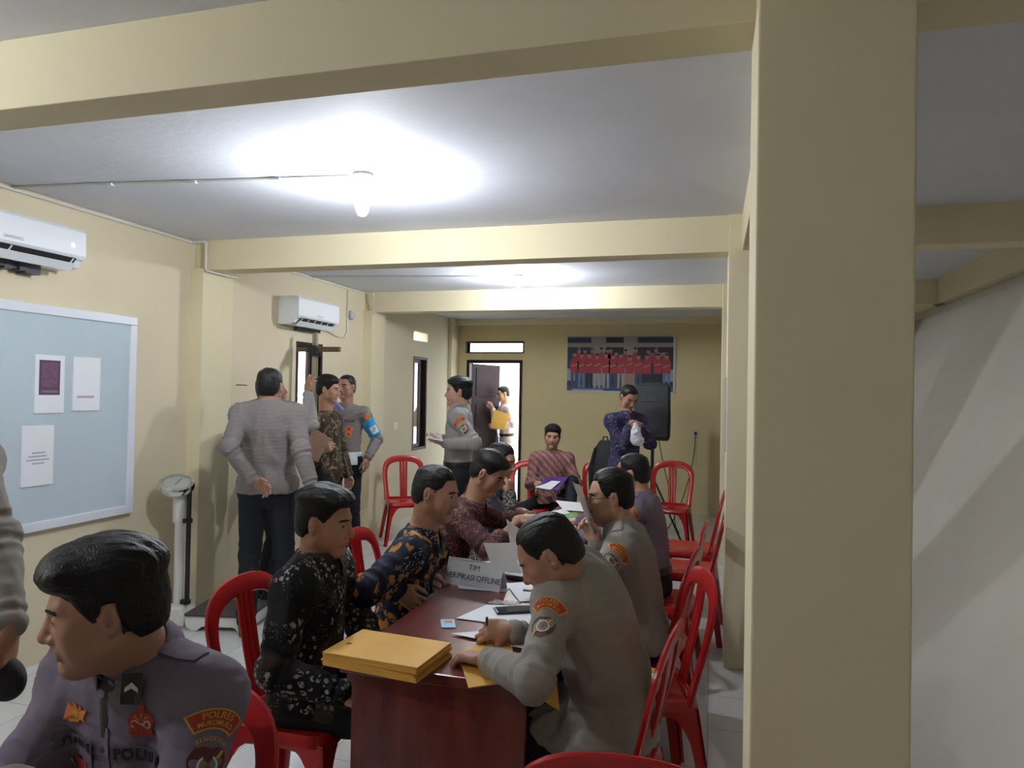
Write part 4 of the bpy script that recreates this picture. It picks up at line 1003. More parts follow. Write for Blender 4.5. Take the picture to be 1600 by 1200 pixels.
def hand_sdf(S, W, fwd, nrm, s, side, curl=(.5, .5, .55, .6), thumb=.4, spread=.12):
    """W wrist, fwd towards the fingers, nrm = back-of-hand normal, side +1 right hand / -1 left"""
    fwd = unit(fwd); nrm = unit(nrm-fwd*(np.array(nrm)@fwd)); lat = np.cross(nrm, fwd)*side   # towards the thumb
    R = np.stack([lat, fwd, nrm], 1)
    S.ell(W+fwd*.048*s, np.array([.038, .050, .0145])*s, R, .012*s)
    S.box(W+fwd*.055*s, np.array([.037, .036, .0115])*s, R, .010*s, .014*s)
    S.cone(W-fwd*.02*s, W+fwd*.02*s, .024*s, .022*s, .02*s)
    S.ell(W+fwd*.035*s+lat*.026*s-nrm*.008*s, np.array([.016, .028, .015])*s, R, .012*s)
    joints = []
    for i, (x, l0) in enumerate(((.028, .076), (.0095, .084), (-.0095, .078), (-.027, .062))):
        base = W+(lat*x+fwd*(.088-.008*abs(i-1)))*s; d = unit(fwd+lat*spread*(1.2-i*.8)); ln = [l0*.50*s, l0*.30*s, l0*.24*s]; r = [.0098, .0088, .0080, .0068]
        if i == 3: r = [q*.88 for q in r]
        p = base; ax = unit(np.cross(nrm, d)); ang = 0; c = curl[i]
        for j in range(3):
            ang += c*(.75 if j == 0 else 1.0 if j == 1 else .65)*1.15
            dd = d*math.cos(ang)-nrm*math.sin(ang); e = p+dd*ln[j]; S.cone(p, e, r[j]*s, r[j+1]*s, .0045*s if j else .010*s); p = e
        joints.append(p)
    tb = W+(fwd*.030+lat*.032-nrm*.006)*s; d1 = unit(lat*.75+fwd*.75-nrm*(.25+thumb*.5)); p1 = tb+d1*.040*s; d2 = unit(lat*(.45-thumb*.9)+fwd*.9-nrm*(.2+thumb*.6)); p2 = p1+d2*.030*s; p3 = p2+unit(d2-lat*.25*thumb)*.024*s
    S.cone(tb, p1, .0145*s, .0112*s, .014*s); S.cone(p1, p2, .0108*s, .0098*s, .006*s); S.cone(p2, p3, .0098*s, .0078*s, .005*s)
    return joints, p3, R
def ik(a, b, l1, l2, pole):
    a = V3(a); b = V3(b); d = b-a; L = np.linalg.norm(d); mx = (l1+l2)*.999
    if L > mx: b = a+d/L*mx; d = b-a; L = mx
    u = d/L; x = (l1*l1-l2*l2+L*L)/(2*L); h = math.sqrt(max(0, l1*l1-x*x)); p = unit(np.array(pole)-u*(np.array(pole)@u)); return a+u*x+p*h, b

def cutplane(S, p, n):
    p = V3(p).astype(f4); n = unit(n).astype(f4)
    S.func(p, 1.2, lambda P: (P-p)@n, .006, 'i')
def person(label, pelvis, yaw, lean=0, side=0, bend=.03, head=None, look=(0, 0, 0), s=1.0, skin=SK1, hair=None, arms=None, legs=None,
           shirt=UNI, tuck=True, sleeve='long', kind='officer', trousers=BLK, h=(.0035, .005, .006), sit=False, hrot=None, girth=1.0, hs=None, collar=True, eyes=True,
           hem=-.10, group='people', shrug=0, twist=0, shirtname='shirt', lap=None):
    """pelvis, head, wrists, ankles are world points; look=(yaw,pitch,roll) of the head in degrees"""
    if not hasattr(pelvis, '__len__'):     # only a hip height given: stand or sit under the head
        T_ = frame(yaw, -lean, side); q_ = V3(head)-T_@V3(0, .008, .67)*s; pelvis = (q_[0], q_[1], pelvis)
    P0 = V3(pelvis); t = wempty('person', (P0[0], P0[1], 0)); T = frame(yaw, -lean, side)   # columns right, forward, up of the torso
    T0 = frame(yaw, 0, 0)
    Tc = T@rot([0, 0, 1], twist)
    def TL(x, y, z, fr=None):
        zz = z/s; yb = y-bend*math.sin(PI*min(1, max(0, zz/.52)))*s + 0
        Fr = T if z < .2*s else Tc
        return P0+Fr@np.array([x, yb, z])
    sh = [TL(q*.168*s, -.005, (.442+shrug)*s) for q in (1, -1)]   # right, left
    nb = TL(0, -.012, .500*s)
    Hd = frame(*look)
    hc = V3(head) if head is not None else nb+T@V3(0, .02, .17)*s; bs_ = s; hs_ = hs or 1.0
    # ---- body
    B = Sdf(); up_neck = hc+Hd@V3(0, -.028, -.045)*s
    L = head_sdf(B, (hc, Hd), hs_)
    B.cone(up_neck, nb+T@V3(0, .0, .01)*s, .056*hs_, .062*s, .02*s); B.cone(nb, TL(0, -.01, .40*s), .058*s, .07*s, .03*s)
    B.cone(hc+Hd@V3(0, .020, -.085)*s, nb+T@V3(0, .028, .02)*s, .026*s, .032*s, .03*s)
    bd = Sdf()
    for q in (0, 1): bd.cone(nb+T@V3(0, -.01, .0), sh[q], .045*s, .042*s, .04*s)
    Rt = T; 
    def torso(S, g, kk=.05):
        S.ell(TL(0, 0, .34*s), (np.array([.150, .098, .185])*girth+[g, g, g])*s, Tc, kk)
        S.ell(TL(0, .008, .17*s), (np.array([.138*girth, .100*girth, .16])+g)*s, T, kk)
        S.ell(TL(0, 0, .01*s), (np.array([.155*girth, .108*girth, .125])+g)*s, T, kk)
        S.cone(sh[0], sh[1], (.052+g)*s, (.052+g)*s, kk)
        for q in (0, 1): S.cone(TL(0, -.014, .462*s), sh[q], (.050+g)*s, (.046+g)*s, kk)
    torso(bd, -.004)
    arms = arms or {}; S_shirt = Sdf(); elb = []; wr = []; hands = []; hs = Sdf()
    torso(S_shirt, .014 if kind != 'batik' else .020)
    if tuck: cutplane(S_shirt, TL(0, 0, .045*s), -T[:, 2])
    else:
        S_shirt.ell(TL(0, .0, -.03*s), np.array([.168*girth, .122*girth, .17])*s, T0, .05)
        if sit:
            for q, sg, nm in ((0, 1, 'r'), (1, -1, 'l')):
                hp = P0+T0@V3(sg*.085, 0, -.02)*s; S_shirt.cone(hp, hp+T0@V3(sg*.02, .17, 0)*s, .098*s, .086*s, .05)
        cutplane(S_shirt, P0+V3(0, 0, hem), (0, 0, -1))
    seed = abs(hash(label)) % 1000 if False else sum(map(ord, label)) % 997
    for q, nm, sg in ((0, 'r', 1), (1, 'l', -1)):
        a = arms.get(nm, {}); Wt = a.get('w'); 
        if Wt is None: Wt = sh[q]+T0@V3(sg*.06, .03, -.50)*s
        pole = a.get('pole', tuple(T0@V3(sg*.5, -1, -.3))); e, w_ = ik(sh[q], Wt, .285*s, .25*s, pole); elb.append(e); wr.append(w_)
        bd.cone(sh[q], e, .046*s, .036*s, .02*s); bd.cone(e, w_-(w_-e)*.02, .036*s, .0245*s, .01*s); 
        fw = a.get('f'); fw = unit(w_-e) if fw is None else unit(fw)
        hn = a.get('n', tuple(T0@V3(sg, 0, 0)))
        hx_ = Sdf(); 
        jt, tp, HR = hand_sdf(hx_, w_, fw, np.array(hn), s*.98, sg, a.get('c', (.45, .5, .55, .6)), a.get('t', .4), a.get('sp', .1)); hx_.cone(w_-(w_-e)*.5, w_, .030*s, .0235*s, .015*s)
        hands.append((hx_, w_, jt, tp, HR)); 
        rp = lambda tt, P, sd=seed+q: (.0060*np.sin(tt*34+2.2*noise3(P, 9, sd))*np.exp(-((tt-.95)/.22)**2)).astype(f4)
        rp2 = lambda tt, P, sd=seed+q+7: (.0060*np.sin(tt*38+2.2*noise3(P, 9, sd))*(np.exp(-((tt-.05)/.2)**2)+.6*np.exp(-((tt-.92)/.12)**2))).astype(f4)
        g = .004 if kind != 'batik' else .010
        if sleeve == 'none': pass
        else:
            S_shirt.cone(sh[q], e, (.058+g)*s, (.050+g)*s, .040*s, ripple=rp)
            if sleeve == 'long': S_shirt.cone(e, w_-(w_-e)*.06, (.052+g)*s, (.037+g)*s, .012*s, ripple=rp2)
            elif sleeve == 'half': pass
            elif sleeve == 'rolled': S_shirt.cone(e, e+(w_-e)*.35, (.050+g)*s, (.046+g)*s, .012*s, ripple=rp2)
    # legs
    legs = legs or {}; hip0 = None; hip = [P0+T0@V3(q*.085, 0, -.02)*s for q in (1, -1)]; Tr = Sdf(); Tr.ell(TL(0, 0, .0), np.array([.158*girth, .112*girth, .12])*s, T, .04); Tr.ell(TL(0, -.01, -.05*s), np.array([.158*girth, .112, .10])*s, T0, .04); cutplane(Tr, TL(0, 0, .075*s), T[:, 2]); knees = []; ank = []
    for q, nm, sg in ((0, 'r', 1), (1, 'l', -1)):
        a = legs.get(nm, {})
        an = a.get('a'); 
        if an is None: an = (hip[q]+T0@V3(sg*.03, .42, 0)) if sit else hip[q]+T0@V3(sg*.03, 0, 0); an = V3(an[0], an[1], .085)
        pole = a.get('pole', tuple(T0@V3(sg*.10, .35, 1)) if sit else tuple(T0@V3(sg*.1, 1, 0)))
        kn, an = ik(hip[q], an, .43*s, .415*s, pole); knees.append(kn); ank.append(an)
        bd.cone(hip[q], kn, .070*s, .048*s, .03*s); bd.cone(kn, an, .047*s, .034*s, .02*s)
        ft = a.get('toe', yaw-sg*10); fd = V3(math.cos(math.radians(ft)), math.sin(math.radians(ft)), 0)
        fz = an[2]-.085
        bd.cone(an+V3(0, 0, -.04), an+fd*.12+V3(0, 0, -.058), .034*s, .024*s, .02)
        rp = lambda tt, P, sd=seed+q+20: (.005*np.sin(tt*30+2*noise3(P, 8, sd))*(np.exp(-((tt-.95)/.15)**2)+np.exp(-((tt-.05)/.15)**2))).astype(f4)
        Tr.cone(hip[q], kn, .092*s, .068*s, .03*s, ripple=rp); Tr.cone(kn, an+V3(0, 0, .0), .067*s, .060*s, .02*s, ripple=rp)
        sS = Sdf(); Rf = np.stack([V3(fd[1], -fd[0], 0), fd, V3(0, 0, 1)], 1)
        c0_ = V3(an[0], an[1], fz)
        sS.ell(c0_+fd*.10+V3(0, 0, .032), [.045, .10, .036], Rf, .02); sS.ell(c0_+fd*-.02+V3(0, 0, .045), [.037, .055, .05], Rf, .03); sS.cone(c0_+V3(0, 0, .05), c0_+V3(0, 0, .11), .045, .045, .03)
        sS.plane(c0_+V3(0, 0, .0), (0, 0, -1))
        sS.box(c0_+fd*.055+V3(0, 0, .01), [.043, .145, .012], Rf, .01, .012)
        sS.plane(c0_+V3(0, 0, .0), (0, 0, -1))
        surf('shoe', sS, max(.006, h[2]), SHOE, t)
    # ---- meshes: body = head + hands fine, rest coarse, one object
    parts = []
    cutp = nb+T@V3(0, 0, -.02)*s
    mrg = lambda A: A
    full = Sdf(); full.p = B.p+bd.p
    for hx_, *_ in hands: full.p += hx_.p
    hd = Sdf(); hd.p = B.p+bd.p[:2]; hd.plane(cutp, -T[:, 2])
    lo, hi = hc-V3(.16, .16, .24)*s, hc+V3(.16, .16, .16)*s
    Vs, Fs, Ms = [], [], []; n0 = 0
    def addm(V, F, mi):
        nonlocal n0
        Vs.append(V); Fs.append(F+n0); Ms.append(mi); n0 += len(V)
    V, F = isosurf(hd, np.minimum(lo, cutp-.12), np.maximum(hi, cutp+.12), h[0])
    cen = V[F].mean(1); q = ((cen-hc)@Hd)/hs_; mi = np.zeros(len(F), int)
    lipm = (q[:, 1] > .074) & (((q[:, 0]/.0275)**2+((q[:, 2]+.0568)/(.0115*(1-.35*np.abs(q[:, 0])/.0275)))**2) < 1); mi[lipm] = 1
    if hair is not None:
        xa = np.abs(q[:, 0]); ear = (xa > .070) & (q[:, 1] > -.045) & (q[:, 1] < .012) & (q[:, 2] < .035)
        fade = (~ear) & (q[:, 1] < .020) & (q[:, 2] > np.where(q[:, 1] > -.03, .020, -.035+0*q[:, 1])) & (q[:, 2] < .12); mi[fade] = 2
    addm(V, F, mi)
    for k_, (hx_, w_, jt, tp, HR) in enumerate(hands):
        V, F = isosurf(hx_, w_-V3(.2, .2, .2)*s, w_+V3(.2, .2, .2)*s, h[0]*1.05); addm(V, F, np.zeros(len(F), int))
    lo, hi = bounds(bd); V, F = isosurf(bd, lo, hi, .011); addm(V, F, np.zeros(len(F), int))
    body = npobj('body', np.concatenate(Vs), np.concatenate(Fs), [skin, LIP, FADE], t, np.concatenate(Ms))
    # shirt
    amp = .0050 if kind != 'batik' else .0055
    def wr_(P, D, sd=seed):
        m = np.abs(D) < .06
        n1 = noise3(P[m]*np.array([1, 1, .55], f4), 13, sd); n2 = noise3(P[m]*np.array([1, 1, 1.7], f4), 26, sd+5)
        D = D.copy(); D[m] += amp*(np.abs(n1)*2-.7)+amp*.55*n2; return D
    S_shirt.post.append(wr_)
    for q in (0, 1):
        if sleeve == 'long': pass
    shirt_o = surf(shirtname, S_shirt, h[1], shirt, t)
    # belt and trousers
    Tr.plane(V3(P0[0], P0[1], min(ank[0][2], ank[1][2])-.05), (0, 0, -1))
    Tr.post.append(lambda P, D, sd=seed+40: D+(.004*noise3(P*np.array([1, 1, .5], f4), 14, sd)).astype(f4))
    surf('trousers', Tr, h[2], trousers, t)
    if tuck and kind == 'officer':
        bs = Sdf(); bs.ell(TL(0, 0, .055*s), np.array([.172*girth, .124*girth, .20])*s, T, .02); bs.plane(TL(0, 0, .078*s), T[:, 2]); bs.plane(TL(0, 0, .034*s), -T[:, 2]); surf('belt', bs, h[1], mat('black_belt', (.012, .012, .013), .35), t)
    # hair
    if hair is not None:
        surf('hair', hair_sdf((hc, Hd), hs_, hair), h[0]*.8, HAIR, t)
    # eyes, brows
    if eyes:
        for q in (-1, 1):
            c = L(q*.0315, .0700, .0100); T4 = Matrix.Identity(4)
            for i in range(3):
                for j in range(3): T4[i][j] = float(Hd[i][j])
                T4[i][3] = float(c[i])
            Ry = T4 @ Matrix.Rotation(-PI/2, 4, 'X'); r_ = .0135*hs_; mb = MB(); prof = [(r_*math.sin(a), r_*math.cos(a)) for a in np.linspace(.001, PI-.001, 13)]
            n_ = 20; V = [Ry @ Vector((rr_*math.cos(2*PI*k/n_), rr_*math.sin(2*PI*k/n_), z)) for rr_, z in prof for k in range(n_)]
            for i in range(12):
                mb.cur = 1 if i < 3 else 0; mb.add([], [])
            F = []; mi = []
            for i in range(12):
                for k in range(n_): F.append((i*n_+k, i*n_+(k+1) % n_, (i+1)*n_+(k+1) % n_, (i+1)*n_+k)); mi.append(1 if i < 3 else 0)
            mb = MB(); mb.v = [tuple(v) for v in V]; mb.f = F; mb.mi = mi; mb.build('eye', None, t, smooth=True, mats=[EYEW, IRIS])
            bw = []; 
            V2, F2 = gridpoly(.041*hs_, .0085*hs_, 8, 2, lambda u, v: (u, v*(1-.55*max(0, u*q))+.8*(-.35*u*u+.25*u*q)))
            decal('eyebrow', V2*np.array([1, 1]), F2, HAIR, t, L(q*.0325, .085, .0315), Hd[:, 1], Hd[:, 2], hd, off=.0004, th=.0016*s)
    # collar
    if collar:
        na = unit(up_neck-nb); rr = unit(T[:, 0]-na*(T[:, 0]@na)); ff = np.cross(na, rr); cb = nb+na*.012*s+ff*.006*s
        V = []; F = []; n_ = 30; op = collar if not isinstance(collar, bool) else .30; prof = [(.066, .0, -.004), (.0655, .030, 0), (.068, .037, 0), (.073, .034, 0), (.086, .004, .006), (.090, -.012, .012)]
        m_ = len(prof)
        for lay in (0, 1):
            for i in range(n_+1):
                a = -PI/2+op+(2*PI-2*op)*i/n_; fr = max(0, -math.sin(a)) ; fr = fr**3   # front = +ff
                for j, (r_, z_, tp) in enumerate(prof):
                    a2 = a; rad = r_*s+(.0022 if lay else 0); zz = z_*s
                    zz += -.020*s*fr*(.4 if j < 3 else 1.0)
                    if j >= 4: zz -= .028*s*fr*(j-3)*.8; rad += .004*s*fr
                    p = cb+(rr*math.cos(a2)*rad*1.0+ff*(-math.sin(a2))*rad*1.06)+na*zz; V.append(p)
        K = (n_+1)*m_
        for i in range(n_):
            for j in range(m_-1):
                a = i*m_+j; F.append((a, a+1, a+m_+1, a+m_)); F.append((K+a, K+a+m_, K+a+m_+1, K+a+1))
        rim = [j for j in range(m_)]
        for i in range(n_):
            a = i*m_; F.append((a, a+m_, K+a+m_, K+a)); a = i*m_+m_-1; F.append((a, K+a, K+a+m_, a+m_))
        for j in range(m_-1):
            F.append((j, K+j, K+j+1, j+1)); a = n_*m_+j; F.append((a, a+1, K+a+1, K+a))
        mb = MB(); mb.add(V, F); mb.build('collar', shirt, t, smooth=True)
    tag(t, label, 'person', group)
    return dict(root=t, S=S_shirt, T=T, Tc=Tc, TL=TL, sh=sh, el=elb, wr=wr, nb=nb, hc=hc, Hd=Hd, hands=hands, s=s, knees=knees, ank=ank, L=L, hd=hd, T0=T0, Tr=Tr)
def at(px, py, zc): return CAM+ray(px, py)*zc
SHORT = dict(top=.016, side=.003, line=.078)
MIDL = dict(top=.028, side=.006, line=.076)


PEOPLE = {}
def mk(key, *a, **k):

    PEOPLE[key] = person(*a, **k); return PEOPLE[key]

# Q: seated officer in the left foreground
mk('Q', 'seated officer in the left foreground in a purple-grey uniform shirt, face in profile', tuple(at(246, 1180, 1.52))[:2]+(.545,), 266, lean=8, bend=.03, head=at(164, 955, 1.40), look=(221, -9, 0), skin=SK1, s=1.0,
   hair=dict(top=.034, side=.009, line=.074, quiff=.022, seed=4), shirt=UNP, h=(.0022, .0035, .008), sit=True, twist=0,
   arms=dict(l=dict(w=(-1.00, .86, .66), f=(-.5, -.8, -.2), n=(0, 0, 1)), r=dict(w=(-1.28, .84, .66), f=(.4, -.8, -.2), n=(0, 0, 1))))
# A: writing officer
mk('A', 'officer in grey-brown uniform shirt bent over the near desk, writing with a pen', tuple(at(948, 1130, 2.30))[:2]+(.54,), 176, lean=22, bend=.085, head=at(860, 870, 2.22), look=(186, -36, 0), skin=SK2, s=1.0, girth=1.2,
   hair=dict(top=.014, side=.004, line=.086, seed=9), shirt=UNI, h=(.0026, .004, .008), sit=True, tuck=False, hem=-.03,
   arms=dict(l=dict(w=onz(762, 1032, .785), f=(-.93, .34, -.04), n=(.1, .1, 1), pole=(.2, -1, -.5), c=(.35, .4, .45, .5), t=.1, sp=.12),
             r=dict(w=onz(800, 985, .80), f=(-.93, -.28, .02), n=(.25, -.62, .75), pole=(.5, .6, -.6), c=(.75, .9, 1.0, 1.05), t=.75)))
# B: officer with glasses
mk('B', 'officer with glasses in grey-brown uniform shirt holding up a white sheet', .51, 180, lean=12, bend=.03, head=at(953, 778, 3.28), look=(192, -8, 0), skin=SK3, s=.96, girth=1.12,
   hair=dict(top=.020, side=.006, line=.088, seed=12), shirt=UNI, h=(.003, .0045, .009), sit=True, tuck=False, hem=-.03,
   arms=dict(l=dict(w=at(836, 880, 2.90), f=(-.9, .1, .25), n=(.2, -.8, .5), pole=(.3, -.8, -.7), c=(.5, .6, .6, .7)), r=dict(w=at(930, 848, 3.20), f=(-.35, .0, .9), n=(.3, .9, .2), pole=(.7, .5, -1), c=(.7, .8, .8, .8), t=.6)))
# C: officer far right side of the desks
mk('C', 'officer in purple-grey shirt seated beyond the officer with glasses, back of head showing', .51, 172, lean=10, bend=.03, head=at(988, 742, 4.30), look=(168, -10, 0), skin=SK1, s=.96, girth=1.05,
   hair=dict(top=.012, side=.003, line=.086, seed=2), shirt=UNP, h=(.004, .005, .01), sit=True, eyes=False,
   arms=dict(l=dict(w=(-.78, 4.0, .80), f=(-1, 0, -.1), n=(0, 0, 1), pole=(0, -1, -.5)), r=dict(w=(-.80, 4.45, .80), f=(-1, 0, -.1), n=(0, 0, 1), pole=(.3, 1, -.5))))
# D: black batik, nearest at the left side
mk('D', 'young man in black patterned shirt seated nearest on the left side of the desk', .50, 6, lean=4, bend=.02, head=at(508, 818, 2.60), look=(8, -8, 0), skin=SK1, s=.95,
   hair=dict(top=.030, side=.004, line=.072, quiff=.008, seed=21), shirt=BAT['black'], kind='batik', tuck=False, h=(.0026, .004, .008), sit=True, hem=-.02,
   arms=dict(r=dict(w=at(535, 1085, 2.33), f=(.9, .3, -.3), n=(0, -.3, 1), pole=(-.5, -.6, -.6)), l=dict(w=at(585, 1050, 2.62), f=(.9, -.3, -.3), n=(0, .3, 1), pole=(-.2, 1, -.6))))
# E: navy and gold batik
mk('E', 'man with cropped hair in navy shirt with gold flowers, second on the left side', .50, 8, lean=14, bend=.03, head=at(681, 772, 3.14), look=(4, -12, 0), skin=SK1, s=.95,
   hair=dict(top=.009, side=.0025, line=.078, seed=31), shirt=BAT['gold'], kind='batik', tuck=False, h=(.003, .004, .009), sit=True, hem=-.02,
   arms=dict(r=dict(w=at(622, 921, 2.98), f=(.85, -.2, -.45), n=(-.2, -.8, .5), pole=(-.3, -.5, -.9), c=(.25, .3, .4, .5), sp=.2), l=dict(w=at(660, 898, 3.32), f=(.95, .1, -.1), n=(0, .2, 1), pole=(-.2, 1, -.6))))
# F: maroon batik
mk('F', 'man in maroon patterned shirt reaching over the desk, third on the left side', .50, 4, lean=24, bend=.05, head=at(762, 741, 4.10), look=(2, -30, 0), skin=SK2, s=.95,
   hair=dict(top=.026, side=.005, line=.072, quiff=.006, seed=41), shirt=BAT['maroon'], kind='batik', tuck=False, sleeve='rolled', h=(.0038, .005, .01), sit=True, hem=-.02,
   arms=dict(r=dict(w=at(812, 812, 3.90), f=(1, .05, .1), n=(0, -.5, 1), pole=(-.4, -.8, -.9)), l=dict(w=at(815, 800, 4.25), f=(1, -.1, -.1), n=(0, .3, 1), pole=(-.2, 1, -.6))))
# G: man behind, hand to his face
mk('G', 'man half hidden behind the maroon shirt, holding a hand to his face', .50, 4, lean=8, bend=.03, head=at(783, 722, 4.85), look=(-4, -14, 0), skin=SK1, s=.95,
   hair=dict(top=.014, side=.004, line=.074, seed=51), shirt=BAT['brownp'], kind='batik', tuck=False, h=(.004, .0055, .011), sit=True, hem=-.02,
   arms=dict(r=dict(w=at(796, 772, 4.70), f=(-.05, .15, 1), n=(.9, -.4, 0), pole=(.2, -.5, -1), c=(.9, 1, 1.05, 1.1), t=.6), l=dict(w=(-1.22, 4.78, .62), f=(1, 0, -.1), n=(0, 0, 1), pole=(-.3, 1, -.6))))
# H: pink batik, seated at the back
mk('H', 'young man in pink patterned shirt seated by the back door with a purple folder', .50, -70, lean=0, bend=.01, head=at(863, 684, 7.45), look=(-78, -3, -4), skin=SK1, s=.95,
   hair=dict(top=.030, side=.010, line=.064, seed=61), shirt=BAT['pink'], kind='batik', tuck=False, h=(.004, .006, .009), sit=True, hem=-.01,
   arms=dict(r=dict(w=at(838, 752, 7.15), f=(.5, -.6, -.5), n=(0, -.5, 1), pole=(-.5, .6, -.8)), l=dict(w=at(884, 757, 7.2), f=(-.6, -.4, -.3), n=(0, -.5, 1), pole=(.6, .6, -.8))),
   legs=dict(r=dict(a=tuple(at(822, 830, 6.95))[:2]+(.085,), pole=(-.5, -.3, 1)), l=dict(a=tuple(at(890, 790, 6.9))[:2]+(.42,), pole=(.5, -.6, .8))))
# I: navy batik standing by the loudspeaker
mk('I', 'standing man in dark navy patterned shirt looking down into a white bag', .93*.98, -48, lean=3, bend=.02, head=at(982, 622, 7.0), look=(-52, -32, 0), skin=SK2, s=.98,
   hair=dict(top=.010, side=.003, line=.080, seed=71), shirt=BAT['navy'], kind='batik', tuck=False, h=(.004, .006, .01), hem=-.10,
   arms=dict(r=dict(w=at(985, 663, 6.85), f=(.9, -.3, .1), n=(-.3, -.3, .9), pole=(-.6, .1, -.9), c=(.6, .7, .8, .9)), l=dict(w=at(1001, 668, 6.80), f=(-.3, -.6, .4), n=(.7, -.2, .6), pole=(.5, .5, -1), c=(.6, .7, .8, .9))))
# J: officer seen from behind, hands behind his back
mk('J', 'tall officer in grey-brown shirt standing with his back to the camera, hand behind his back', .945*1.03, 118, lean=0, bend=.01, head=at(422, 606, 4.72), look=(104, -2, 0), skin=SK2, s=1.03, girth=1.1,
   hair=dict(top=.013, side=.005, line=.083, seed=81), shirt=UND, tuck=False, h=(.0038, .0045, .008), hem=-.05, eyes=False,
   arms=dict(l=dict(w=at(396, 752, 4.50), f=(.75, .1, -.35), n=(.35, .85, .1), pole=(-.1, -1, 0), c=(.35, .4, .45, .5), t=.2, sp=.25), r=dict(w=at(488, 762, 4.50), f=(-.1, .1, -1), n=(.8, -.5, 0), pole=(.3, -.9, 0)))
   )
# S: officer with raised arm, mostly hidden
mk('S', 'officer hidden behind the tall officer, only his raised arm reaching the measuring pole', .93*.97, 50, lean=0, bend=.01, head=at(424, 610, 5.40), look=(40, 6, 0), skin=SK2, s=.97,
   hair=dict(top=.008, side=.003, line=.083, seed=91), shirt=UNL, h=(.0045, .005, .01), eyes=False,
   arms=dict(r=dict(w=at(481, 614, 5.45), f=(.12, .05, 1), n=(-.2, -.9, .1), pole=(-.15, -.5, -1), c=(.3, .35, .5, .6), t=.3, sp=.2)))
# K: boy being measured
mk('K', 'young man in olive-brown patterned shirt standing beside the measuring pole', .93*.96, 5, lean=0, bend=.01, head=at(513, 610, 6.40), look=(12, -6, 0), skin=SK1, s=.96,
   hair=dict(top=.028, side=.007, line=.064, seed=101), shirt=BAT['olive'], kind='batik', tuck=False, h=(.004, .005, .01), hem=-.14,
   arms=dict(r=dict(w=at(500, 705, 6.05), f=(.5, .3, .3), n=(.3, -.8, .2), pole=(-.7, -.6, -.4)), l=None or dict(w=at(545, 745, 6.5), f=(.1, 0, -1), n=(0, 1, 0))))
# L: policeman with blue armband
mk('L', 'policeman with a light blue armband and white belt standing behind the measured man', .93, 283, lean=0, bend=.01, head=at(541, 606, 6.95), look=(262, 0, 0), skin=SK2, s=1.0,
   hair=dict(top=.008, side=.002, line=.082, seed=111), shirt=UND, h=(.004, .005, .01),
   arms=dict(l=dict(w=at(574, 716, 6.85), f=(.0, -.1, -1), n=(1, 0, 0), pole=(.35, .9, 0)), r=dict(w=at(532, 722, 6.75), f=(0, -.1, -1), n=(-1, 0, 0))))
# M: officer in profile by the window, its light put into the shirt grey
mk('M', 'officer in light grey shirt standing in profile near the open back door', .945, 192, lean=0, bend=.01, head=at(716, 614, 6.05), look=(200, 0, 0), skin=SK3, s=1.02,
   hair=dict(top=.030, side=.009, line=.070, quiff=.006, seed=121), shirt=UNL, h=(.0038, .0048, .009),
   arms=dict(l=dict(w=at(693, 692, 5.75), f=(-1, .1, .12), n=(.1, -.3, -.9), pole=(.3, -.5, -.9), c=(.3, .35, .4, .5)), r=dict(w=at(697, 684, 6.05), f=(-.9, -.3, .2), n=(0, .3, .9), pole=(.4, .7, -.9), c=(.5, .5, .6, .6))))
# N: person outside the door, backlit washout put into the clothes colours
mk('N', 'person in pale clothes outside the open door holding a yellow envelope', .93*.97, 215, lean=6, bend=.02, head=at(786, 616, 11.2), look=(215, -14, 0), skin=SK3, s=.97,
   hair=dict(top=.010, side=.004, line=.078, seed=131), shirt=cloth('backlit_pink_shirt', (.62, .50, .50)), h=(.006, .008, .012),
   arms=dict(l=dict(w=at(776, 668, 10.85), f=(-.9, -.2, .2), n=(0, -1, .2), pole=(1, -.2, -.4)), r=dict(w=at(770, 640, 11.0), f=(-.4, -.4, .8), n=(0, -1, 0), pole=(0, 1, -.5))), trousers=cloth('backlit_trousers', (.5, .42, .42)))
# O: officer at the left edge, only an arm in view
mk('O', 'officer standing at the left edge of the picture, only his sleeve and hand in view', .945, 300, lean=0, bend=.01, head=at(-160, 500, 1.95), look=(300, 0, 0), skin=SK1, s=1.02,
   hair=SHORT, shirt=UNI, h=(.004, .004, .009), eyes=False,
   arms=dict(l=dict(w=at(18, 1004, 1.74), f=(-.05, -.05, -1), n=(.8, .3, 0), pole=(.5, .8, 0), c=(.8, .85, .9, .95), t=.5)))
# P: shoulder at the bottom left corner
mk('P', 'seated person in light grey shirt at the bottom left corner, only a shoulder in view', .49, 190, lean=4, bend=.02, head=at(-205, 1015, .90), look=(190, -5, 0), skin=SK1, s=1.02,
   hair=SHORT, shirt=UNL, h=(.005, .004, .01), sit=True, eyes=False)
# ------------------------------------------------------------------ uniform details and held things
PRED = mat('patch_red', (.38, .035, .02), .7); PYEL = mat('patch_yellow', (.60, .36, .04), .6); PMAR = mat('patch_maroon', (.10, .018, .025), .7); PWHI = mat('patch_white', (.62, .60, .55), .6); PORA = mat('patch_orange', (.58, .18, .04), .7); PBLK = mat('patch_black', (.012, .012, .016), .6); PGRN = mat('patch_green', (.16, .17, .12), .6)
def circ(r, n=20, cx=0, cy=0, ry=None):
    ry = ry or r; V = np.array([[cx, cy]]+[[cx+r*math.cos(2*PI*k/n), cy+ry*math.sin(2*PI*k/n)] for k in range(n)]); return V, [(0, k+1, (k+1) % n+1) for k in range(n)]
def ring2(r0, r1, n=24, cx=0, cy=0):
    V = np.array([[cx+r*math.cos(2*PI*k/n), cy+r*math.sin(2*PI*k/n)] for r in (r0, r1) for k in range(n)]); return V, [(k, n+k, n+(k+1) % n, (k+1) % n) for k in range(n)]
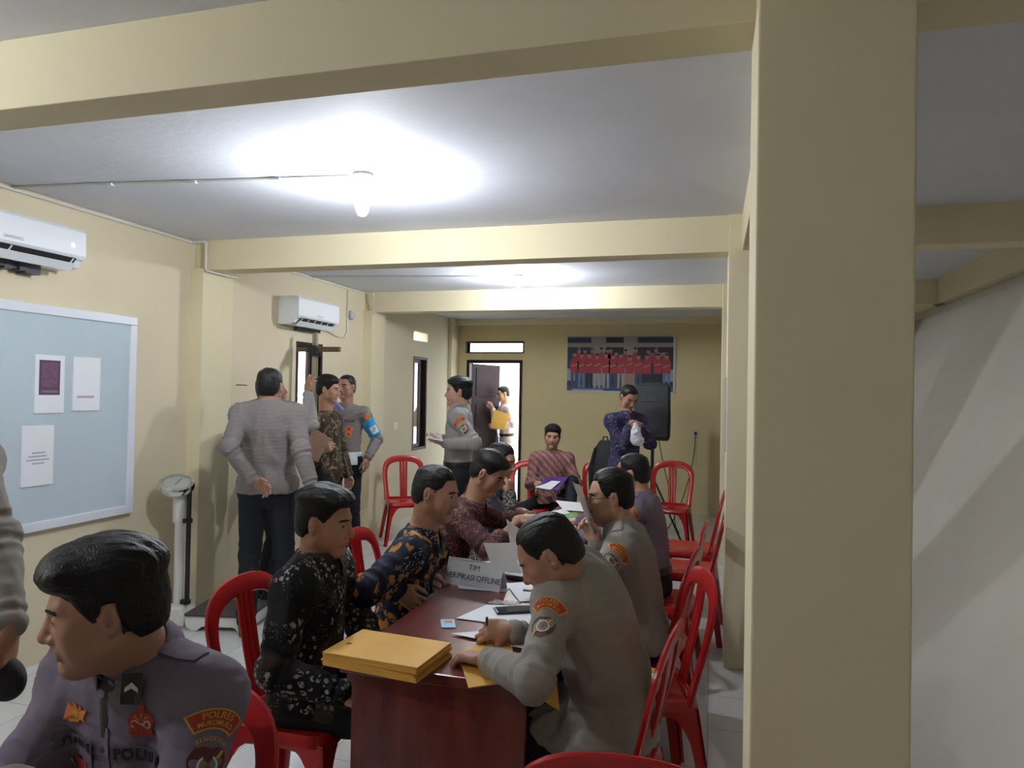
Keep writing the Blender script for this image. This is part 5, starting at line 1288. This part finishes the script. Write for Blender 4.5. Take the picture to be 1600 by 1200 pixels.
def poly(pts):
    c = np.mean(pts, 0); V = np.array([c]+list(pts)); n = len(pts); return V, [(0, k+1, (k+1) % n+1) for k in range(n)]
def join2(*items):
    V = []; F = []; n = 0
    for v, f in items: V.append(v); F += [tuple(i+n for i in q) for q in f]; n += len(v)
    return np.concatenate(V), F
def arcmap(V, R): V = np.array(V); return np.stack([(R+V[:, 1])*np.sin(V[:, 0]/R), (R+V[:, 1])*np.cos(V[:, 0]/R)-R], 1)
def banner(w, h, R, n=14): V, F = gridpoly(w, h, n, 3); return arcmap(V, R), F
def txt(s_, size, dx=0, dy=0, bold=.0, spacing=1.0, R=None):
    V, F = text_geo(s_, size, bold, spacing); V = V+np.array([dx, dy]); return (arcmap(V, R) if R else V), F

def sleeve_patch(p, side, town=True, t=.27, k=1.0, back=0.0):
    i = 0 if side == 'r' else 1; sg = 1 if i == 0 else -1
    a, b = p['sh'][i], p['el'][i]; o = a+(b-a)*t; ax = unit(b-a); n = p['T0'][:, 0]*sg+p['T0'][:, 1]*back; n = unit(n-ax*(n@ax)); S = p['S']; r = p['root']
    def D(nm, g, m, org, off, th=.0006): return decal(nm, g[0], g[1], m, r, org, n, -ax, S, off=off, th=th, start=.09)
    if town:
        D('sleeve_banner', banner(.088*k, .032*k, .075), PYEL, o+ax*-.012, .001); D('banner_field', banner(.083*k, .027*k, .075), PRED, o+ax*-.012, .0016)
        D('banner_lettering', join2(txt('POLRES', .0145*k, 0, .0055*k, .0001, 1.05, .075), txt('MUKOMUKO', .0115*k, 0, -.0065*k, .0001, 1.0, .075)), PYEL, o+ax*-.012, .0024)
        D('arc_lettering', txt('BENGKULU', .0095*k, 0, 0, .0001, 1.25, .05), PYEL, o+ax*.022, .0014)
    sh = [(-.026, .026), (-.012, .030), (0, .027), (.012, .030), (.026, .026), (.033, .010), (.029, -.012), (.018, -.026), (0, -.036), (-.018, -.026), (-.029, -.012), (-.033, .010)]
    c = o+ax*.062*k if town else o
    D('sleeve_shield', poly(np.array(sh)*k), PMAR, c, .001)
    D('shield_bars', join2(poly(np.array([(.012, .014), (.020, .026), (.025, .024), (.018, .012)])*k), poly(np.array([(-.018, -.012), (-.012, -.010), (-.020, -.028), (-.025, -.025)])*k)), PYEL, c, .0017)
    D('shield_ring', ring2(.0145*k, .018*k), PWHI, c, .0019); D('shield_disc', circ(.0145*k), PGRN, c, .0017); D('shield_star', circ(.005*k, 8, 0, -.002), PRED, c, .0024)
def chest(p, side, y, z): return p['TL'](side*y, .10, z), p['Tc'][:, 1], p['Tc'][:, 2]
def epaulette(p, m, sides=(0, 1), barm=None):
    for i in sides:
        a = p['nb']; b = p['sh'][i]; o = a+(b-a)*.62+p['Tc'][:, 2]*.04; ax = unit(b-a); up = p['Tc'][:, 2]; n = unit(up-ax*(up@ax))
        V, F = gridpoly(.042, .10, 4, 8); decal('epaulette', V, F, m, p['root'], o, n, ax, p['S'], off=.002, th=.003, start=.08)
def placket(p, m):
    for k in range(1):
        o, n, up = p['TL'](0, .12, .24), p['Tc'][:, 1], p['Tc'][:, 2]; V, F = gridpoly(.034, .33, 3, 24); decal('placket', V, F, m, p['root'], o, n, up, p['S'], off=.001, th=.002, start=.06)
    for k in range(4):
        o = p['TL'](0, .12, .36-.075*k); V, F = circ(.0055, 12); decal('button', V, F, mat('button_dark', (.05, .045, .045), .4), p['root'], o, n, up, p['S'], off=.0032, th=.0012, start=.06)
def pockets(p, m, flap=True, dz=0):
    for sg in (1, -1):
        o, n, up = chest(p, sg, .078, .255+dz); V, F = gridpoly(.098, .105, 8, 8); decal('pocket', V, F, m, p['root'], o, n, up, p['S'], off=.001, th=.0022, start=.06)
        V, F = poly(np.array([(-.051, .018), (.051, .018), (.051, -.012), (0, -.022), (-.051, -.012)])); o, n, up = chest(p, sg, .078, .305+dz); V, F = gridpoly(.103, .032, 8, 3); decal('pocket_flap', V, F, m, p['root'], o, n, up, p['S'], off=.0032, th=.0018, start=.06)
def uniform(p, m, lvl=1, arms=('l',), town=True, k=1.0):
    if p is None: return
    epaulette(p, m)
    for a in arms: sleeve_patch(p, a, town, k=k)
    if lvl > 1: placket(p, m); pockets(p, m)
P_ = PEOPLE.get
uniform(P_('A'), UNI, 1, ('l',), k=1.1); uniform(P_('B'), UNI, 2, ('l',), k=1.15); uniform(P_('C'), UNP, 1, ('l',)); uniform(P_('M'), UNL, 1, ('l',), k=1.25); uniform(P_('J'), UND, 1, ()); uniform(P_('O'), UNI, 1, ())
p = P_('Q')
if p:
    epaulette(p, UNP); placket(p, UNP); pockets(p, UNP, dz=.044); sleeve_patch(p, 'l', True, t=.20, k=1.12, back=.55); r = p['root']; S = p['S']
    def CD(nm, g, m, sg, y, z, off, th=.0007): o, n, up = chest(p, sg, y, z); return decal(nm, g[0], g[1], m, r, o, n, up, S, off=off, th=th, start=.07)
    CD('name_tape', gridpoly(.088, .028, 8, 2), mat('tape_grey', (.10, .085, .11), .8), 1, .066, .362, .0058); CD('name_lettering', txt('YUNIO.S', .021, 0, 0, .0008), PBLK, 1, .066, .362, .0068)
    CD('service_tape', gridpoly(.098, .028, 8, 2), MATS['tape_grey'], -1, .078, .362, .0058); CD('service_lettering', txt('POLRI', .030, 0, 0, .0014, 1.1), PBLK, -1, .078, .362, .0068)
    wing = [(-.024, -.012), (-.018, .014), (-.008, .006), (-.004, .018), (.004, .006), (.012, .016), (.014, .006), (.028, .010), (.020, -.004), (.024, -.010), (.008, -.010), (0, -.018), (-.014, -.016)]
    CD('winged_badge', poly(np.array(wing)*1.25), PORA, 1, .078, .416, .0015, .0012); CD('badge_centre', join2(circ(.008, 12), poly(np.array([(-.018, -.013), (.01, -.012), (.008, -.015), (-.015, -.018)]))), PYEL, 1, .078, .416, .0032)
    fl = [(0, .040), (.007, .026), (.006, .018), (.020, .016), (.027, .004), (.022, -.008), (.024, -.020), (.008, -.026), (-.008, -.026), (-.024, -.020), (-.022, -.008), (-.027, .004), (-.020, .016), (-.006, .018), (-.007, .026)]
    CD('flame_badge', poly(np.array(fl)*1.05), PRED, -1, .088, .422, .0015, .0012); CD('badge_rings', join2(ring2(.0055, .008, 16, -.013, -.002), ring2(.0055, .008, 16, .013, -.002), ring2(.0025, .0045, 10, 0, -.004)), PWHI, -1, .088, .422, .0032)
    CD('badge_rays', join2(*[poly(np.array([(math.cos(a)*.004, math.sin(a)*.004), (math.cos(a-.09)*.018, math.sin(a-.09)*.018), (math.cos(a+.09)*.018, math.sin(a+.09)*.018)])) for a in (.8, 1.57, 2.34, 3.95, 4.71, 5.5)]), PYEL, -1, .088, .422, .0028)
    CD('pocket_badge', poly(np.array([(-.018, .020), (.026, .018), (.012, -.018), (.002, -.026), (-.004, -.014)])), PRED, 1, .072, .306, .0038); CD('badge_pin', join2(circ(.0035, 8, .004, .006), poly(np.array([(.002, .004), (.006, .004), (.005, -.012), (.003, -.012)]))), mat('pin_gold', (.6, .42, .3), .35, metal=.6), 1, .072, .306, .005); CD('badge_pin', join2(circ(.004, 8, -.024, .010), poly(np.array([(-.027, .008), (-.021, .008), (-.022, -.008), (-.026, -.008)]))), MATS['pin_gold'], 1, .072, .306, .005)
    CD('pocket_badge', circ(.030, 24, 0, 0, .022), PMAR, -1, .080, .306, .0038); CD('badge_border', join2(*[poly(np.array([(math.cos(a)*.022, math.sin(a)*.009), (math.cos(a)*.025, math.sin(a)*.011), (math.cos(a+.2)*.025, math.sin(a+.2)*.011), (math.cos(a+.2)*.022, math.sin(a+.2)*.009)])) for a in np.arange(0, 6.2, .21)]), PYEL, -1, .080, .306, .005)
    Tc = p['Tc']; na = unit(p['hc']-p['nb']); o = p['nb']+Tc[:, 0]*-.052+Tc[:, 1]*.058-Tc[:, 2]*.02; n = unit(Tc[:, 1]-Tc[:, 0]*.75+Tc[:, 2]*.35)
    V, F = gridpoly(.040, .056, 3, 3); decal('rank_tab', V, F, PBLK, r, o, n, unit(Tc[:, 2]-Tc[:, 0]*.1), S, off=.016, th=.001, start=.08)
    g = poly(np.array([(-.013, -.006), (0, .004), (.013, -.006), (.013, .002), (0, .012), (-.013, .002)])); decal('rank_chevron', g[0], g[1], PWHI, r, o, n, unit(Tc[:, 2]-Tc[:, 0]*.1), S, off=.018, th=.0006, start=.08)
    g = poly(np.array([(-.030, .06), (.030, .06), (.006, -.05), (-.002, -.05)])); decal('undershirt', g[0], g[1], mat('undershirt_dark', (.04, .033, .03), .9), r, p['TL'](0, .12, .435), Tc[:, 1], Tc[:, 2], S, off=.0035, th=.0004, start=.09)

# glasses
p = P_('B')
if p:
    mb = MB(); L = p['L']
    for q in (-1, 1):
        P = [L(q*.0335+.0225*math.cos(a), .0945-.004*abs(math.cos(a)), .008+.0165*math.sin(a)) for a in np.linspace(0, 2*PI, 21)]; mb.tube(P, .0014, 6, caps=False)
        mb.tube([L(q*.055, .089, .014), L(q*.074, .06, .014), L(q*.082, -.005, .012), L(q*.082, -.025, .0)], .0017, 6)
    mb.tube([L(-.011, .0955, .012), L(0, .099, .015), L(.011, .0955, .012)], .0014, 6)
    g = wempty('glasses', tuple(p['hc'])); mb.build('glasses_frame', mat('glasses_dark', (.03, .015, .012), .25), g)
    mb = MB()
    for q in (-1, 1): mb.add([L(q*.0335+.0215*math.cos(a), .0935, .008+.0157*math.sin(a)) for a in np.linspace(0, 2*PI, 17)[:-1]], [tuple(range(16))])
    mb.build('glasses_lenses', mat('lens', (.8, .85, .9), .03, alpha=.12, spec=.8), g); tag(g, 'thin dark-framed glasses worn by the officer holding up a sheet', 'glasses')

def band(p, name, i, t0, t1, r, m, fore=True, lbl=None, cat=None):
    a, b = (p['el'][i], p['wr'][i]) if fore else (p['sh'][i], p['el'][i]); ax = unit(b-a); s0 = a+(b-a)*t0; s1 = a+(b-a)*t1
    S = Sdf(); S.cone(s0-ax*.03, s1+ax*.03, r, r); S.plane(s1, ax); S.plane(s0, -ax); o = surf(name, S, .004, m, p['root']); 
    return o
p = P_('S')
if p: band(p, 'wristwatch_band', 0, .93, 1.0, .030, PBLK)
p = P_('L')
if p:
    T = p['T0']
    S = Sdf(); a, b = p['sh'][1], p['el'][1]; ax = unit(b-a)
    S.func((a+b)/2, .25, lambda P: p['S'](P)-.006, .001)
    S.func((a+b)/2, .3, lambda P: (P-(a+(b-a)*.88).astype(f4))@ax.astype(f4), .004, 'i'); S.func((a+b)/2, .3, lambda P: -(P-(a+(b-a)*.22).astype(f4))@ax.astype(f4), .004, 'i')
    lat = (-T[:, 0]).astype(f4); mid_ = ((a+b)/2-(-T[:, 0])*.058).astype(f4); S.func((a+b)/2, .3, lambda P: -((P-mid_)@lat), .004, 'i')
    V, F = isosurf(S, (a+b)/2-.22, (a+b)/2+.22, .006); npobj('armband', V, F, [mat('armband_blue', (.03, .28, .55), .5)], p['root'])
    n = unit(T[:, 1]*.8-T[:, 0]*.6); o = a+(b-a)*.62; n = unit(n-ax*(n@ax))
    V, F = gridpoly(.075, .075, 4, 4); decal('armband_panel', V, F, PWHI, p['root'], o, n, -ax, p['S'], off=.008, th=.001, start=.09)
    g = txt('P', .06, .0, 0, .003); decal('armband_letter', g[0], g[1], mat('armband_blue', (.03, .28, .55), .5), p['root'], o, n, -ax, p['S'], off=.0095, th=.001, start=.09)
    V, F = gridpoly(.06, .05, 4, 4); decal('shoulder_patch', V, F, PORA, p['root'], a+(b-a)*.10, n, -ax, p['S'], off=.002, th=.001, start=.09)
    def CD(nm, g, m, sg, y, z, off, th=.001): o, n, up = chest(p, sg, y, z); return decal(nm, g[0], g[1], m, p['root'], o, n, up, p['S'], off=off, th=th, start=.07)
    CD('chest_emblem', join2(circ(.040, 20, 0, 0, .028), circ(.030, 16, 0, -.05, .03)), PORA, -1, .06, .30, .001); CD('service_lettering', txt('POLRI', .035, 0, 0, .0016), PBLK, -1, .06, .375, .001)
    CD('emblem_core', join2(circ(.018, 16, 0, 0), circ(.014, 16, 0, -.05)), PRED, -1, .06, .30, .003)
    for o in list(p['root'].children):
        if o.name.startswith('belt'): o.data.materials[0] = mat('white_belt', (.66, .68, .70), .4)
    o, n, up = p['TL'](-.10, .10, .02), unit(T[:, 1]-T[:, 0]), T[:, 2]; V, F = gridpoly(.06, .12, 3, 6); decal('white_holster', V, F, mat('white_belt', (.66, .68, .70), .4), p['root'], o, n, up, p['Tr'], off=.004, th=.03, start=.1)

def held_sheet(P, label, m=paperm, name='paper_sheet', cat='paper', curl=.01, th=.0012, group=None): return quad_sheet(name, P, th, m, label, cat, group, curl=curl)
if P_('B'):
    held_sheet([at(771, 893, 2.86), at(829, 897, 2.90), at(812, 848, 2.93), at(754, 849, 2.90)], 'white sheet held up over the desk in front of the writing officer face')
    held_sheet([at(800, 868, 2.95), at(840, 872, 2.97), at(816, 830, 3.02), at(790, 811, 3.0)], 'narrow white sheet standing up behind the held sheet')
    held_sheet([at(808, 876, 2.84), at(838, 892, 2.84), at(850, 905, 2.80), at(815, 900, 2.80)], 'white sheet with a folded edge beside the reaching fingers')
    held_sheet([at(926, 836, 3.12), at(936, 832, 3.3), at(905, 758, 3.30), at(893, 753, 3.10)], 'thin white sheet held upright before the face of the officer with glasses', curl=.004)
p = P_('A')
if p:
    j = p['hands'][0]; f_ = (j[2][0]+j[3])/2*.5+.5*(j[1]+(j[2][0]-j[1])*.8); d = unit([.10, -.15, 1.])
    pen = wempty('pen', tuple(f_)); MB().tube([f_-d*.035, f_-d*.028, f_+d*.100, f_+d*.105], [.001, .0042, .0048, .0035], 10).build('barrel', PBLK, pen, smooth=True); MB().tube([f_+d*.045+V3(0, -.006, 0), f_+d*.088+V3(0, -.006, 0)], .0012, 6).build('clip', chrome, pen); tag(pen, 'black pen in the hand of the writing officer', 'pen')
p = P_('H')
if p:
    l = [at(836, 762, 7.05), at(872, 768, 6.95), at(888, 748, 7.1), at(856, 748, 7.25)]; held_sheet(l, 'purple folder on the lap of the seated man in pink', mat('folder_purple', (.09, .035, .20), .4), 'folder', 'folder', th=.012)
    held_sheet([q+V3(0, -.0, .016) for q in (at(836, 764, 7.03), at(860, 768, 6.95), at(876, 755, 7.05), at(852, 753, 7.2))], 'white paper on top of the purple folder', th=.002, curl=.0)
p = P_('K')
if p:
    held_sheet([at(474, 712, 6.0), at(497, 722, 5.92), at(517, 686, 5.92), at(490, 668, 6.0)], 'pinkish-brown envelope under the arm of the measured man', mat('kraft_pink', (.36, .22, .16), .7, var=.2, vscale=60), 'brown_envelope', 'envelope', th=.01, curl=0)
    t = MB().tube([at(523, 628, 6.1), at(536, 642, 6.1)], .016, 10).build('rolled_folder', mat('roll_violet', (.16, .14, .42), .4), smooth=True); tag(t, 'small violet rolled folder tucked at the collar of the olive patterned shirt', 'folder')
p = P_('M')
if p: held_sheet([at(667, 684, 5.7), at(692, 690, 5.65), at(690, 680, 5.95), at(668, 677, 5.95)], 'sheet of paper in the hands of the officer standing near the door', th=.003, curl=.004)
p = P_('N')
if p: held_sheet([at(766, 668, 10.8), at(788, 672, 10.75), at(797, 648, 10.85), at(772, 640, 10.9)], 'yellow envelope held by the person outside the door', manila, 'yellow_envelope', 'envelope', th=.01, curl=0)
p = P_('I')
if p:
    t = wempty('plastic_bag', tuple(at(994, 682, 6.62))); c = at(994, 680, 6.62); S = Sdf(); S.ell(c, [.05, .035, .08], None, .02); S.ell(c+V3(.015, 0, -.05), [.065, .04, .05], None, .04); S.cone(c+V3(.0, 0, .04), c+V3(-.01, 0, .10), .035, .02, .04)
    S.post.append(lambda P, D: D+(.012*np.abs(noise3(P, 45, 3))+.004*noise3(P, 110, 8)).astype(f4)); surf('crumpled_bag', S, .006, mat('bag_white', (.55, .57, .60), .4), t); tag(t, 'crumpled white plastic bag held by the standing man in navy', 'bag')
p = P_('E')
if p: held_sheet([at(640, 944, 2.95), at(690, 940, 3.0), at(700, 928, 3.15), at(655, 931, 3.15)], 'green folder on the lap of the man in the gold flowered shirt', mat('folder_green', (.02, .16, .08), .5), 'folder', 'folder', th=.008, curl=0)
p = P_('O')
if p:
    w_ = p['wr'][1]; S = Sdf(); S.ell(w_+V3(0, 0, -.13), [.05, .035, .05], None, .02); S.ell(w_+V3(-.03, 0, -.12), [.05, .03, .045], None, .03); t = wempty('felt_cap', tuple(w_+V3(0, 0, -.13))); surf('cap_crown', S, .004, mat('cap_black', (.01, .01, .014), .8), t); tag(t, 'black folded cap held by the officer at the left edge', 'cap')
o = MB().tube([(XL+.0, 4.95, 1.63), (XL+.05, 4.95, 1.63), (XL+.09, 4.97, 1.628)], .004, 6).build('wall_hook', blackm); tag(o, 'thin dark hook sticking out of the wall left of the tall officer head', 'hook')
